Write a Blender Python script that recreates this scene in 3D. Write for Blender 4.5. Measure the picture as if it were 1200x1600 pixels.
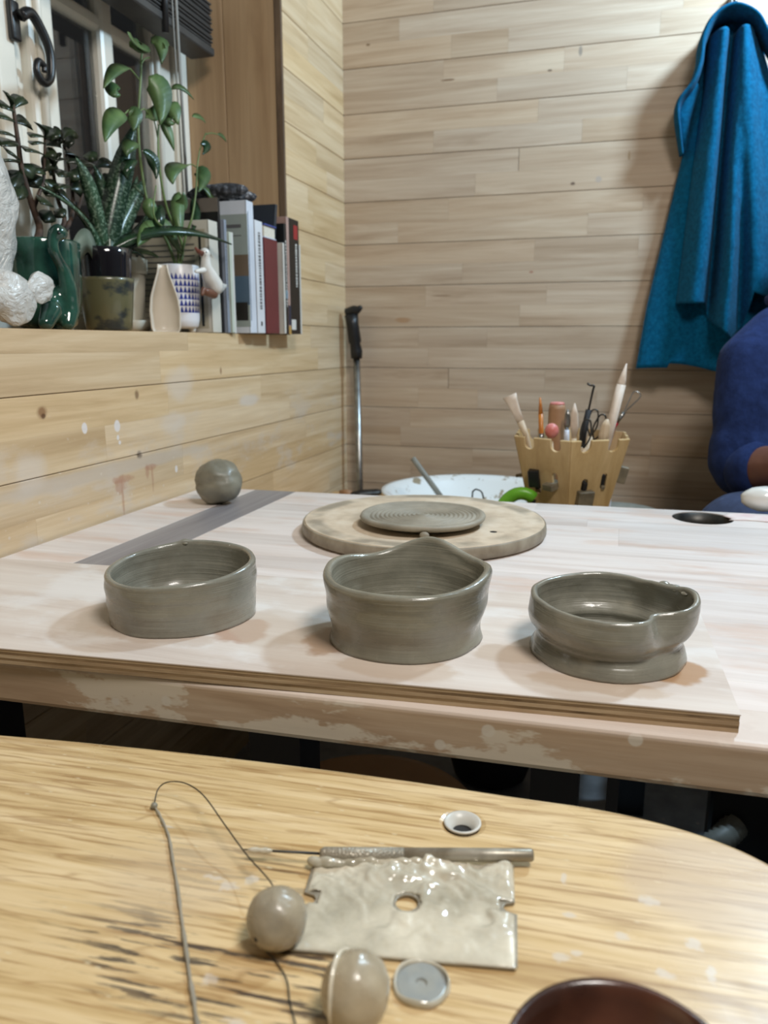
import bpy, bmesh, math, random
from mathutils import Vector, Matrix, noise as mnoise
random.seed(7)
PI = math.pi
for o in list(bpy.data.objects): bpy.data.objects.remove(o)
S = bpy.context.scene
COL = S.collection

# ------------------------------------------------------------------ camera, world, lights, exposure
# metres; the low work table's top is z = .75, the floor z = .24; x runs along the back wall, y away from the camera
CAM = Vector((0, 0, .975)); FPX = 1202.0
PITCH = math.atan(265/1202); YAW = math.atan(370/math.hypot(265, 1202))
FW = Vector((-math.sin(YAW)*math.cos(PITCH), math.cos(YAW)*math.cos(PITCH), -math.sin(PITCH)))
RT = Vector((math.cos(YAW), math.sin(YAW), 0)); UP = RT.cross(FW)
cd = bpy.data.cameras.new('camera'); cam = bpy.data.objects.new('camera', cd); COL.objects.link(cam)
cam.matrix_world = Matrix(((RT.x, UP.x, -FW.x, CAM.x), (RT.y, UP.y, -FW.y, CAM.y), (RT.z, UP.z, -FW.z, CAM.z), (0, 0, 0, 1)))
cd.sensor_fit = 'VERTICAL'; cd.sensor_height = 36; cd.lens = FPX/1600*36
cd.clip_start = .02; cd.clip_end = 50
cd.dof.use_dof = True; cd.dof.focus_distance = .60; cd.dof.aperture_fstop = 9.5
S.camera = cam

w = bpy.data.worlds.new('night'); S.world = w; w.use_nodes = True
w.node_tree.nodes['Background'].inputs[0].default_value = (.035, .036, .038, 1)
w.node_tree.nodes['Background'].inputs[1].default_value = .25

def area(name, loc, target, size, power, col, shape='DISK', sy=None):
    l = bpy.data.lights.new(name, 'AREA'); l.shape = shape; l.size = size; l.energy = power; l.color = col
    if sy: l.size_y = sy
    o = bpy.data.objects.new(name, l); COL.objects.link(o); o.location = loc
    o.rotation_euler = (Vector(target)-Vector(loc)).to_track_quat('-Z', 'Y').to_euler()
    return o
def bulb(name, loc, radius, power, col):
    l = bpy.data.lights.new(name, 'POINT'); l.shadow_soft_size = radius; l.energy = power; l.color = col
    o = bpy.data.objects.new(name, l); COL.objects.link(o); o.location = loc; return o
bulb('daylight_bulb', (.44, 1.36, 1.85), .055, 37, (.57, .80, 1.0))          # cool lamp near the back wall, right of the frame
area('warm_ceiling_panel', (.42, .02, 2.05), (-.35, .28, .75), .45, 14, (1, .95, .89), 'RECTANGLE', .35)
S.view_settings.view_transform = 'Standard'; S.view_settings.look = 'None'
S.view_settings.exposure = .40; S.view_settings.gamma = 1

# ------------------------------------------------------------------ helpers
def ray(px, py): return FW + RT*((px-600)/FPX) + UP*((800-py)/FPX)
def at(px, py, axis, val):
    """the real point that a spot of the photograph shows, on the plane x / y / z = val"""
    d = ray(px, py); i = 'xyz'.index(axis); return CAM + d*((val-CAM[i])/d[i])
def wloc(o):
    v = Vector((0, 0, 0))
    while o: v += o.location; o = o.parent
    return v
def tag(o, label=None, cat=None, group=None, kind=None):
    if label: o['label'] = label
    if cat: o['category'] = cat
    if group: o['group'] = group
    if kind: o['kind'] = kind
    return o
def empty(name, loc, label=None, cat=None, group=None, kind=None):
    o = bpy.data.objects.new(name, None); COL.objects.link(o); o.location = loc; o.empty_display_size = .02
    return tag(o, label, cat, group, kind)
def mk(name, vf, mat, parent=None, smooth=False, origin=None):
    """vertices in world metres -> one mesh object"""
    vs, fs = vf
    off = wloc(parent) if parent else Vector(origin if origin else (0, 0, 0))
    me = bpy.data.meshes.new(name)
    me.from_pydata([tuple(Vector(v)-off) for v in vs], [], fs)
    bm = bmesh.new(); bm.from_mesh(me); bmesh.ops.recalc_face_normals(bm, faces=bm.faces); bm.to_mesh(me); bm.free()
    if smooth: me.polygons.foreach_set('use_smooth', [True]*len(me.polygons))
    if mat: me.materials.append(mat)
    o = bpy.data.objects.new(name, me); COL.objects.link(o)
    if parent: o.parent = parent
    else: o.location = off
    return o
def join(*vfs):
    V, F = [], []
    for vs, fs in vfs:
        n = len(V); V += list(vs); F += [tuple(i+n for i in f) for f in fs]
    return V, F
def xf(vf, M): return [M @ Vector(v) for v in vf[0]], vf[1]
def boxvf(lo, hi):
    (a, b, c), (d, e, f) = lo, hi
    V = [(a,b,c),(d,b,c),(d,e,c),(a,e,c),(a,b,f),(d,b,f),(d,e,f),(a,e,f)]
    return V, [(0,3,2,1),(4,5,6,7),(0,1,5,4),(1,2,6,5),(2,3,7,6),(3,0,4,7)]
def cbox(lo, hi, b=.001, seg=1):
    vf = boxvf(lo, hi); bm = bmesh.new(); vs = [bm.verts.new(v) for v in vf[0]]
    for f in vf[1]: bm.faces.new([vs[i] for i in f])
    bmesh.ops.bevel(bm, geom=bm.edges[:], offset=b, segments=seg, affect='EDGES', profile=.5)
    bm.verts.index_update(); r = ([v.co.copy() for v in bm.verts], [tuple(v.index for v in f.verts) for f in bm.faces]); bm.free(); return r
def slab(lo, hi, side, ch, edges=(1, 1, 1, 1)):
    """plank: a box whose visible side ('+x', '-y', '+z' ...) has a chamfered rim; edges scales it per border (j low, j high, k low, k high)"""
    i = 'xyz'.index(side[1]); s = 1 if side[0] == '+' else -1; j, k = [q for q in range(3) if q != i]
    front = hi[i] if s > 0 else lo[i]; back = lo[i] if s > 0 else hi[i]
    V = []
    for dep, c in ((back, 0), (front-s*ch, 0), (front, ch)):
        a0, a1, b0, b1 = lo[j]+c*edges[0], hi[j]-c*edges[1], lo[k]+c*edges[2], hi[k]-c*edges[3]
        for a, b in ((a0, b0), (a1, b0), (a1, b1), (a0, b1)):
            v = [0, 0, 0]; v[i] = dep; v[j] = a; v[k] = b; V.append(tuple(v))
    F = [(0,1,2,3), (8,9,10,11)]
    for r in (0, 4):
        for q in range(4): F.append((r+q, r+(q+1) % 4, r+4+(q+1) % 4, r+4+q))
    return V, F
def lathe(prof, c=(0, 0, 0), n=48, fn=None, closed=False):
    """prof [(r, z)], revolved about z at c; fn(theta, r, z) -> (r, z)"""
    V, F = [], []; m = len(prof)
    for j in range(n):
        th = 2*PI*j/n
        for r, z in prof:
            if fn: r, z = fn(th, r, z)
            V.append((c[0]+r*math.cos(th), c[1]+r*math.sin(th), c[2]+z))
    for j in range(n):
        a, b = j*m, ((j+1) % n)*m
        for i in range(m-1): F.append((a+i, b+i, b+i+1, a+i+1))
        if closed: F.append((a+m-1, b+m-1, b, a))
    if not closed:
        if prof[0][0] > 1e-6: F.append(tuple(j*m for j in range(n)))
        if prof[-1][0] > 1e-6: F.append(tuple(j*m+m-1 for j in range(n)))
    return V, F
def tube(pts, rad, n=8, sec=None, up=None):
    """tube through pts; rad a number or a list; sec (a, b) squashes the section"""
    pts = [Vector(p) for p in pts]; m = len(pts)
    rs = rad if isinstance(rad, (list, tuple)) else [rad]*m
    V, F = [], []; prev = None
    for i, p in enumerate(pts):
        t = (pts[min(i+1, m-1)]-pts[max(i-1, 0)]).normalized()
        if up is not None: u = (Vector(up) - t*t.dot(Vector(up))).normalized()
        elif prev is None: u = t.orthogonal().normalized()
        else: u = (prev - t*prev.dot(t)).normalized()
        prev = u; v = t.cross(u)
        for j in range(n):
            a = 2*PI*j/n; sa, sb = sec if sec else (1, 1)
            V.append(p + (u*math.cos(a)*sa + v*math.sin(a)*sb)*rs[i])
    for i in range(m-1):
        for j in range(n): F.append((i*n+j, i*n+(j+1) % n, (i+1)*n+(j+1) % n, (i+1)*n+j))
    F.append(tuple(range(n))[::-1]); F.append(tuple((m-1)*n+j for j in range(n)))
    return V, F
def spline(pts, k=6):
    P = [Vector(p) for p in pts]; out = []
    for i in range(len(P)-1):
        p0, p1, p2, p3 = P[max(i-1, 0)], P[i], P[i+1], P[min(i+2, len(P)-1)]
        for j in range(k):
            t = j/k
            out.append(.5*((2*p1)+(p2-p0)*t+(2*p0-5*p1+4*p2-p3)*t*t+(3*p1-p0-3*p2+p3)*t**3))
    return out+[P[-1]]
def sphere(c, r, nu=20, nv=12, fn=None):
    V, F = [], []; c = Vector(c); r = Vector(r) if not isinstance(r, (int, float)) else Vector((r, r, r))
    for i in range(1, nv):
        ph = PI*i/nv
        for j in range(nu):
            th = 2*PI*j/nu; d = Vector((math.sin(ph)*math.cos(th), math.sin(ph)*math.sin(th), math.cos(ph)))
            k = fn(d) if fn else 1
            V.append(c+Vector((d.x*r.x, d.y*r.y, d.z*r.z))*k)
    for i in range(nv-2):
        for j in range(nu): F.append((i*nu+j, (i+1)*nu+j, (i+1)*nu+(j+1) % nu, i*nu+(j+1) % nu))
    kt = fn(Vector((0, 0, 1))) if fn else 1; kb = fn(Vector((0, 0, -1))) if fn else 1
    t = len(V); V.append(c+Vector((0, 0, r.z*kt))); V.append(c-Vector((0, 0, r.z*kb)))
    for j in range(nu):
        F.append((t, j, (j+1) % nu)); F.append((t+1, (nv-2)*nu+(j+1) % nu, (nv-2)*nu+j))
    return V, F
def prism(outer, holes, z0, z1, bevel=0):
    """a plate with holes (filled curve -> mesh data), in its own x, y, z"""
    cu = bpy.data.curves.new('tmp', 'CURVE'); cu.dimensions = '2D'; cu.fill_mode = 'BOTH'
    cu.extrude = max((z1-z0)/2-bevel, 1e-5); cu.bevel_depth = bevel; cu.bevel_resolution = 1 if bevel else 0; cu.offset = -bevel
    for lp in [outer]+list(holes):
        s = cu.splines.new('POLY'); s.points.add(len(lp)-1); s.use_cyclic_u = True
        for p, q in zip(s.points, lp): p.co = (q[0], q[1], 0, 1)
    o = bpy.data.objects.new('tmp', cu); COL.objects.link(o)
    me = bpy.data.meshes.new_from_object(o.evaluated_get(bpy.context.evaluated_depsgraph_get()))
    r = ([v.co+Vector((0, 0, (z0+z1)/2)) for v in me.vertices], [tuple(p.vertices) for p in me.polygons])
    bpy.data.objects.remove(o); bpy.data.curves.remove(cu); bpy.data.meshes.remove(me)
    return r
def ngon_prism(pts, z0, z1):
    n = len(pts); V = [(x, y, z0) for x, y in pts]+[(x, y, z1) for x, y in pts]
    return V, [tuple(range(n))[::-1], tuple(range(n, 2*n))]+[(i, (i+1) % n, n+(i+1) % n, n+i) for i in range(n)]
def circ(cx, cy, r, n=24, a0=0, a1=2*PI, end=False):
    m = n if not end else n-1
    return [(cx+r*math.cos(a0+(a1-a0)*i/m), cy+r*math.sin(a0+(a1-a0)*i/m)) for i in range(n)]
def capsule(p0, r0, p1, r1, n=14, h=4):
    p0, p1 = Vector(p0), Vector(p1); d = p1-p0; L = d.length; t = d.normalized() if L > 1e-6 else Vector((0, 0, 1))
    u = t.orthogonal().normalized(); v = t.cross(u); V, F = [], []; rings = []
    for i in range(1, h+1): a = PI/2*(1-i/h); rings.append((p0-t*r0*math.sin(a), r0*math.cos(a)))
    for i in range(0, h): a = PI/2*i/h; rings.append((p1+t*r1*math.sin(a), r1*math.cos(a)))
    for p, r in rings:
        for j in range(n): V.append(p+(u*math.cos(2*PI*j/n)+v*math.sin(2*PI*j/n))*r)
    for i in range(len(rings)-1):
        for j in range(n): F.append((i*n+j, i*n+(j+1) % n, (i+1)*n+(j+1) % n, (i+1)*n+j))
    V += [p0-t*r0, p1+t*r1]; b = len(V)-2
    for j in range(n): F.append((b, (j+1) % n, j)); F.append((b+1, (len(rings)-1)*n+j, (len(rings)-1)*n+(j+1) % n))
    return V, F
def fuse(vf, voxel, smooth=3):
    """overlapping closed shapes -> one continuous skin"""
    bm = bmesh.new(); vs = [bm.verts.new(v) for v in vf[0]]
    for f in vf[1]: bm.faces.new([vs[i] for i in f])
    bmesh.ops.recalc_face_normals(bm, faces=bm.faces)
    me = bpy.data.meshes.new('tmp'); bm.to_mesh(me); bm.free()
    o = bpy.data.objects.new('tmp', me); COL.objects.link(o)
    r = o.modifiers.new('r', 'REMESH'); r.mode = 'VOXEL'; r.voxel_size = voxel
    if smooth: s = o.modifiers.new('s', 'SMOOTH'); s.iterations = smooth; s.factor = .5
    m2 = bpy.data.meshes.new_from_object(o.evaluated_get(bpy.context.evaluated_depsgraph_get()))
    out = ([v.co.copy() for v in m2.vertices], [tuple(p.vertices) for p in m2.polygons])
    bpy.data.objects.remove(o); bpy.data.meshes.remove(me); bpy.data.meshes.remove(m2)
    return out
def leafvf(base, ctrl, tip, width, up=(0, 0, 1), shape='ovate', thick=.0012, fold=.25, n=9):
    b, c, t = Vector(base), Vector(ctrl), Vector(tip); V, F = [], []
    for i in range(n+1):
        s = i/n; p = b*(1-s)**2+c*2*s*(1-s)+t*s*s; d = ((c-b)*(1-s)+(t-c)*s).normalized()
        side = d.cross(Vector(up))
        side = side.normalized() if side.length > 1e-4 else d.orthogonal().normalized()
        nn = side.cross(d).normalized()
        if shape == 'ovate': wd = math.sin(PI*min(1, s**.75*.97+.015))**.85
        elif shape == 'obovate': wd = math.sin(PI*min(1, s**1.5*.93+.03))**.8
        elif shape == 'strap': wd = min(1, .75+s)*(1-max(0, (s-.55)/.45)**2.2)
        else: wd = (1-s)**.6*(.85+.3*s)
        wd = max(wd, .03)*width/2
        V += [p-side*wd+nn*fold*wd, p+nn*thick*(.3+wd/width*1.4), p+side*wd+nn*fold*wd, p-nn*thick*(.3+wd/width*1.4)]
    for i in range(n):
        for j in range(4): F.append((i*4+j, i*4+(j+1) % 4, i*4+4+(j+1) % 4, i*4+4+j))
    F.append((3, 2, 1, 0)); F.append((n*4, n*4+1, n*4+2, n*4+3))
    return V, F
def fbm(x, y=0, z=0): return mnoise.fractal(Vector((x, y, z)), 1.0, 2.0, 4)

# ------------------------------------------------------------------ materials
class N:
    def __init__(s, name):
        s.m = bpy.data.materials.new(name); s.m.use_nodes = True; s.t = s.m.node_tree
        s.b = s.t.nodes['Principled BSDF']; s.out = s.t.nodes['Material Output']
    def node(s, ty, **kw):
        n = s.t.nodes.new(ty)
        for k, v in kw.items(): setattr(n, k, v)
        return n
    def set(s, sock, v):
        if hasattr(v, 'is_output'): s.t.links.new(v, sock)
        elif isinstance(v, (tuple, list)) and len(v) == 3 and sock.type == 'RGBA': sock.default_value = (*v, 1)
        else: sock.default_value = v
    def p(s, **kw):
        for k, v in kw.items(): s.set(s.b.inputs[k.replace('_', ' ')], v)
        return s
    def pos(s): return s.node('ShaderNodeNewGeometry').outputs['Position']
    def obj(s): return s.node('ShaderNodeTexCoord').outputs['Object']
    def rnd(s): return s.node('ShaderNodeObjectInfo').outputs['Random']
    def math(s, op, a, b=0, clamp=False):
        n = s.node('ShaderNodeMath', operation=op, use_clamp=clamp); s.set(n.inputs[0], a); s.set(n.inputs[1], b); return n.outputs[0]
    def vm(s, op, a, b=(0, 0, 0)):
        n = s.node('ShaderNodeVectorMath', operation=op); s.set(n.inputs[0], a); s.set(n.inputs[1], b)
        return n.outputs['Value'] if op == 'LENGTH' else n.outputs[0]
    def scale(s, v, sc): return s.vm('MULTIPLY', v, sc)
    def noise(s, v, sc=5, det=3, ro=.5, dist=0):
        n = s.node('ShaderNodeTexNoise'); s.set(n.inputs['Vector'], v)
        n.inputs['Scale'].default_value = sc; n.inputs['Detail'].default_value = det; n.inputs['Roughness'].default_value = ro; n.inputs['Distortion'].default_value = dist
        return n.outputs['Fac']
    def vor(s, v, sc=5, feat='F1'):
        n = s.node('ShaderNodeTexVoronoi', feature=feat); s.set(n.inputs['Vector'], v); n.inputs['Scale'].default_value = sc; return n.outputs['Distance']
    def ramp(s, f, stops):
        n = s.node('ShaderNodeValToRGB'); s.set(n.inputs[0], f); e = n.color_ramp.elements
        while len(e) < len(stops): e.new(.5)
        for q, (pp, c) in zip(e, stops):
            q.position = pp; q.color = (*c, 1) if not isinstance(c, (int, float)) else (c, c, c, 1)
        return n.outputs[0]
    def mr(s, f, a, b, c=0, d=1):
        n = s.node('ShaderNodeMapRange'); n.interpolation_type = 'SMOOTHSTEP'; s.set(n.inputs[0], f)
        for i, v in enumerate((a, b, c, d)): n.inputs[i+1].default_value = v
        return n.outputs[0]
    def mix(s, f, a, b, mode='MIX'):
        n = s.node('ShaderNodeMix', data_type='RGBA', blend_type=mode); s.set(n.inputs[0], f); s.set(n.inputs[6], a); s.set(n.inputs[7], b); return n.outputs[2]
    def hsv(s, c, h=.5, sa=1., v=1.):
        n = s.node('ShaderNodeHueSaturation'); s.set(n.inputs['Color'], c); s.set(n.inputs['Hue'], h); s.set(n.inputs['Saturation'], sa); s.set(n.inputs['Value'], v); return n.outputs[0]
    def blob(s, P, c, r, soft=.3, wob=.5, nsc=30):
        """mask of a stain: 1 inside the ellipsoid (c, r), ragged by noise"""
        d = s.vm('LENGTH', s.vm('MULTIPLY', s.vm('SUBTRACT', P, c), tuple(1/q for q in r)))
        d = s.math('ADD', d, s.math('MULTIPLY', s.math('SUBTRACT', s.noise(P, nsc, 3), .5), wob*2))
        return s.mr(d, 1-soft, 1, 1, 0)
    def bump(s, h, st=.3, d=.001, nrm=None):
        n = s.node('ShaderNodeBump'); s.set(n.inputs['Height'], h); n.inputs['Strength'].default_value = st; n.inputs['Distance'].default_value = d
        if nrm is not None: s.set(n.inputs['Normal'], nrm)
        s.set(s.b.inputs['Normal'], n.outputs[0]); return n.outputs[0]

def srgb(r, g, b):
    f = lambda c: (c/255/12.92) if c <= 10 else ((c/255+.055)/1.055)**2.4
    return (f(r), f(g), f(b))
def plain(name, c, rough=.5, c2=None, sc=20, bump=0, bd=.001, metal=0, coat=0, spec=.5, **kw):
    n = N(name); P = n.obj(); f = n.noise(P, sc, 4)
    c2 = c2 or tuple(q*.8 for q in c)
    n.p(Base_Color=n.ramp(f, [(.35, c2), (.65, c)]), Roughness=rough, Metallic=metal, Coat_Weight=coat, Specular_IOR_Level=spec, **kw)
    if bump: n.bump(n.noise(P, sc*4, 4), bump, bd)
    return n.m
def woodn(name, cols, grain='x', rough=.55, var=.3, gs=1.6, across=34, bump=.15, useobj=False):
    n = N(name); P = n.obj() if useobj else n.pos(); R = n.rnd()
    off = n.node('ShaderNodeCombineXYZ')
    for i, k in enumerate((13.7, 29.1, 7.3)): n.set(off.inputs[i], n.math('MULTIPLY', R, k))
    v = n.vm('ADD', P, off.outputs[0])
    sc = [across]*3; sc['xyz'.index(grain)] = gs
    sv = n.scale(v, tuple(sc)); f = n.noise(sv, 1.0, 6, .62, .7)
    sc2 = [across*6]*3; sc2['xyz'.index(grain)] = gs*3
    fine = n.noise(n.scale(v, tuple(sc2)), 1.0, 3, .6)
    d, m, l = cols
    c = n.ramp(f, [(.28, d), (.47, m), (.68, l)])
    c = n.mix(n.math('MULTIPLY', n.mr(fine, .35, .65), .22), c, d)
    R2 = n.math('FRACT', n.math('MULTIPLY', R, 17.31))
    c = n.hsv(c, .5, n.math('ADD', n.math('MULTIPLY', R2, .14), .93), n.math('ADD', n.math('MULTIPLY', R, var), 1-var*.5))
    n.p(Roughness=rough, Specular_IOR_Level=.35)
    n.bump(fine, bump, .0006)
    return n, c, P
def wood(*a, **k):
    n, c, P = woodn(*a, **k); n.p(Base_Color=c); return n.m

M = {}
pale = (srgb(162, 139, 115), srgb(186, 164, 141), srgb(202, 184, 162))
gold = (srgb(183, 154, 116), srgb(207, 180, 142), srgb(222, 199, 165))
n, c, P = woodn('pale_beech_wall', pale, 'x', .5, .11, 2.2, 38)
kn = n.vor(n.scale(P, (5.2, 1, 9.5)), 1.0)
c = n.mix(n.mr(kn, .022, .05, .6, 0), c, srgb(92, 64, 42))
for kx, ky, rx, rz, kc in ((859, 110, .006, .003, (70, 52, 40)), (895, 287, .006, .004, (66, 46, 36)), (907, 80, .005, .012, (128, 120, 112)), (983, 243, .003, .011, (140, 112, 76)), (935, 280, .008, .008, (168, 156, 146)), (830, 425, .006, .003, (156, 104, 84)), (690, 462, .03, .002, (128, 100, 74)), (500+130, 500, .022, .008, (168, 132, 98)), (575, 70, .006, .003, (110, 80, 52)), (700, 125, .02, .003, (112, 82, 56))):
    kp_ = at(kx, ky, 'y', 1.765); c = n.mix(n.math('MULTIPLY', n.blob(P, tuple(kp_), (rx, .2, rz), .5, .3, 90), .75), c, srgb(*kc))
n.p(Base_Color=c); M['wall_back'] = n.m
n, c, P = woodn('golden_beech_wall', gold, 'y', .5, .12, 2.2, 38)
kn = n.vor(n.scale(P, (1, 5.0, 9.0)), 1.0)
c = n.mix(n.mr(kn, .022, .06, .75, 0), c, srgb(92, 60, 36))
zz = n.node('ShaderNodeSeparateXYZ'); n.set(zz.inputs[0], P)
for kx, ky, ry, rz, kc in ((66, 644, .010, .009, (128, 88, 54)), (68, 650, .005, .004, (84, 54, 34)), (218, 711, .008, .007, (70, 46, 32)), (214, 617, .006, .008, (120, 92, 66)), (345, 580, .004, .008, (132, 92, 60))):
    kp_ = at(kx, ky, 'x', -.625); c = n.mix(n.math('MULTIPLY', n.blob(P, tuple(kp_), (.2, ry, rz), .6, .4, 70), .8), c, srgb(*kc))
low = n.math('MULTIPLY', n.mr(zz.outputs[2], .80, .93, 1, 0), n.mr(zz.outputs[2], .69, .74))
sm = n.mr(n.noise(n.scale(P, (1, 4, 10)), 2.4, 4, .6), .50, .68)
c = n.mix(n.math('MULTIPLY', n.math('MULTIPLY', sm, low), .62), c, srgb(205, 192, 178))
band = n.blob(P, (-.625, .86, .812), (.2, .32, .012), .5, .35, 14)
c = n.mix(n.math('MULTIPLY', band, .7), c, srgb(196, 182, 166))
for cy, cz, ry, rz in ((.80, .872, .006, .008), (.865, .868, .007, .009), (.865, .853, .003, .004), (.868, .846, .003, .003), (1.0, .79, .004, .006)):
    c = n.mix(n.blob(P, (-.625, cy, cz), (.2, ry, rz), .25, .15, 60), c, srgb(222, 214, 208))
for cy, cz, ry, rz, k in ((.70, .835, .032, .03, .5), (1.02, .915, .05, .03, .45), (1.25, .875, .05, .012, .7), (1.0, .86, .04, .02, .4)):
    c = n.mix(n.math('MULTIPLY', n.blob(P, (-.625, cy, cz), (.2, ry, rz), .6, .4, 25), k), c, srgb(214, 204, 194))
for cy, cz, ry, rz in ((.868, .797, .030, .006), (.862, .790, .014, .012), (.866, .770, .003, .028), (.935, .803, .022, .005), (.925, .798, .006, .012), (.937, .785, .003, .018)):
    c = n.mix(n.math('MULTIPLY', n.blob(P, (-.625, cy, cz), (.2, ry, rz), .5, .8, 70), .5), c, srgb(172, 124, 100))
sp = n.mr(n.vor(n.scale(P, (1, 46, 46)), 1.0), .06, .11, 1, 0)
c = n.mix(n.math('MULTIPLY', n.math('MULTIPLY', sp, low), .55), c, srgb(214, 202, 188))
sp = n.mr(n.vor(n.scale(P, (1, 120, 120)), 1.0), .05, .12, 1, 0)
c = n.mix(n.math('MULTIPLY', n.math('MULTIPLY', sp, low), .5), c, srgb(214, 202, 188))
n.p(Base_Color=c); M['wall_left'] = n.m
M['jamb'] = wood('warm_pine_jamb', (srgb(150, 118, 84), srgb(178, 146, 108), srgb(194, 164, 126)), 'z', .5, .1, 1.2, 20)
M['trimdark'] = wood('dark_edge_wood', (srgb(66, 50, 36), srgb(104, 82, 60), srgb(124, 100, 74)), 'z', .6, .1, 4, 26)
M['backing'] = plain('backing_dark', srgb(70, 52, 36), .8)
M['plaster'] = plain('grey_plaster', srgb(128, 126, 120), .8, srgb(122, 120, 114), 6)
n = N('grey_concrete_floor'); P = n.pos(); f = n.noise(P, 9, 6, .65)
c = n.ramp(f, [(.3, srgb(120, 124, 130)), (.55, srgb(160, 164, 168)), (.75, srgb(196, 198, 198))])
c = n.mix(n.mr(n.vor(P, 26), .05, .12, .8, 0), c, srgb(196, 190, 182))
c = n.mix(n.mr(n.vor(n.vm('ADD', P, (3.3, 1.2, 0)), 9), .04, .07, .8, 0), c, srgb(196, 120, 92))
n.p(Base_Color=c, Roughness=.45); M['floor'] = n.m

# table top: limed beech with a pink cast, dried clay films
def tabletop(name, grain, cols, var=.18):
    n, c, P = woodn(name, cols, grain, .42, var, 2.0, 30, .12)
    patch = n.mr(n.noise(n.scale(P, (5, 16, 5)), 1, 5, .6), .48, .66)
    c = n.mix(n.math('MULTIPLY', patch, .5), c, srgb(226, 220, 216))
    pink = n.mr(n.noise(n.scale(P, (7, 22, 7)), 1.0, 4, .6), .52, .68)
    c = n.mix(n.math('MULTIPLY', pink, .45), c, srgb(206, 172, 150))
    n.p(Base_Color=c); return n.m
limed = (srgb(200, 186, 178), srgb(218, 208, 202), srgb(228, 220, 216))
M['table'] = tabletop('limed_beech_stave', 'x', limed)
M['stripe'] = wood('grey_oiled_strip', (srgb(118, 114, 116), srgb(138, 134, 136), srgb(154, 150, 150)), 'y', .4, 0, 2, 60)
n, c, P = woodn('clay_splashed_table_edge', (srgb(154, 128, 102), srgb(184, 160, 134), srgb(200, 180, 156)), 'x', .5, .05, 1.6, 40)
f = n.mr(n.noise(n.scale(P, (11, 11, 26)), 1.0, 5, .65), .50, .55)
c = n.mix(n.math('MULTIPLY', f, .8), c, srgb(214, 204, 186))
d = n.mr(n.vor(n.scale(P, (34, 34, 34)), 1), .12, .17, 1, 0)
c = n.mix(n.math('MULTIPLY', d, .8), c, srgb(212, 204, 190))
zz = n.node('ShaderNodeSeparateXYZ'); n.set(zz.inputs[0], P)
c = n.mix(n.mr(zz.outputs[2], .744, .7495, 0, .85), c, srgb(214, 202, 194)); n.p(Base_Color=c); M['edge'] = n.m
M['steel_black'] = plain('black_steel', (.006, .006, .008), .55)

# plywood board top with wet rings beside the bowls
n, c, P = woodn('whitewashed_ply_face', (srgb(196, 180, 168), srgb(216, 204, 194), srgb(226, 218, 210)), 'x', .38, .05, 2.2, 26)
w1 = n.mr(n.noise(n.scale(P, (10, 16, 5)), 1, 5, .6), .48, .62)
c = n.mix(n.math('MULTIPLY', w1, .6), c, srgb(230, 228, 226))
for cc, rr, k, col in (((-.36, .485, .762), (.045, .04, .1), .55, (190, 176, 160)), ((-.262, .495, .762), (.026, .028, .1), .8, (178, 142, 118)),
                       ((-.235, .51, .762), (.05, .04, .1), .45, (196, 180, 162)), ((-.185, .497, .762), (.03, .03, .1), .75, (168, 134, 104)),
                       ((.045, .513, .762), (.026, .025, .1), .85, (172, 132, 92)), ((-.06, .51, .762), (.03, .02, .1), .6, (186, 166, 146)),
                       ((-.13, .462, .762), (.05, .02, .1), .5, (190, 166, 142)), ((.0, .475, .762), (.045, .016, .1), .5, (186, 160, 132)), ((-.325, .47, .762), (.06, .02, .1), .4, (184, 160, 138))):
    c = n.mix(n.math('MULTIPLY', n.blob(P, cc, rr, .25, .45, 45), k), c, srgb(*col))
n.p(Base_Color=c); M['plyface'] = n.m
M['ply1'] = wood('ply_light_layer', (srgb(138, 114, 84), srgb(178, 152, 118), srgb(198, 176, 144)), 'x', .7, .05, 5, 90)
M['ply2'] = wood('ply_dark_layer', (srgb(84, 66, 46), srgb(138, 114, 84), srgb(166, 142, 110)), 'x', .75, .05, 8, 120)

def clay(name, c1, c2, rough, coat=.15, ring=True, bst=.35, lump=60):
    n = N(name); P = n.obj(); f = n.noise(P, 26, 5, .6)
    col = n.ramp(f, [(.3, c2), (.68, c1)])
    lines = n.noise(n.scale(P, (6, 6, 320)), 1, 3, .6)
    wet = n.mr(n.noise(n.scale(P, (1, 1, 2.5)), 34, 3), .42, .62)
    n.p(Base_Color=col, Roughness=n.math('ADD', n.math('MULTIPLY', wet, .22), rough), Coat_Weight=coat, Coat_Roughness=.08, Specular_IOR_Level=.5)
    h = n.noise(n.scale(P, (3, 3, 110)) if ring else P, 4 if ring else lump, 4, .6)
    h2 = n.noise(P, 190, 3)
    hh = n.math('ADD', n.math('MULTIPLY', h, .7), n.math('MULTIPLY', h2, .3))
    if ring: hh = n.math('ADD', hh, n.math('MULTIPLY', n.mr(lines, .40, .60), .35))
    n.bump(hh, bst, .0012)
    return n.m
M['clay'] = clay('wet_grey_clay', srgb(140, 138, 126), srgb(114, 112, 101), .16, .45)
M['clay2'] = clay('soft_grey_clay', srgb(138, 135, 121), srgb(114, 111, 98), .20, .4)
M['wetslip'] = clay('wet_slip_film', srgb(150, 148, 134), srgb(124, 122, 108), .02, 1.0, False, .5, 60)
M['clay_ball'] = clay('grey_clay_lump', srgb(138, 134, 118), srgb(112, 108, 94), .38, .1, False, .4)
M['clay_dry'] = clay('drying_grey_clay', srgb(160, 152, 136), srgb(130, 124, 110), .5, 0, False, .4)
M['slip'] = clay('clay_slip_with_glare', srgb(222, 214, 194), srgb(152, 146, 128), .03, 1.0, False, .3, 50)  # pale patches put the glare of the overhead light into the slip colour
n = N('chipboard_bat'); P = n.pos()
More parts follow.
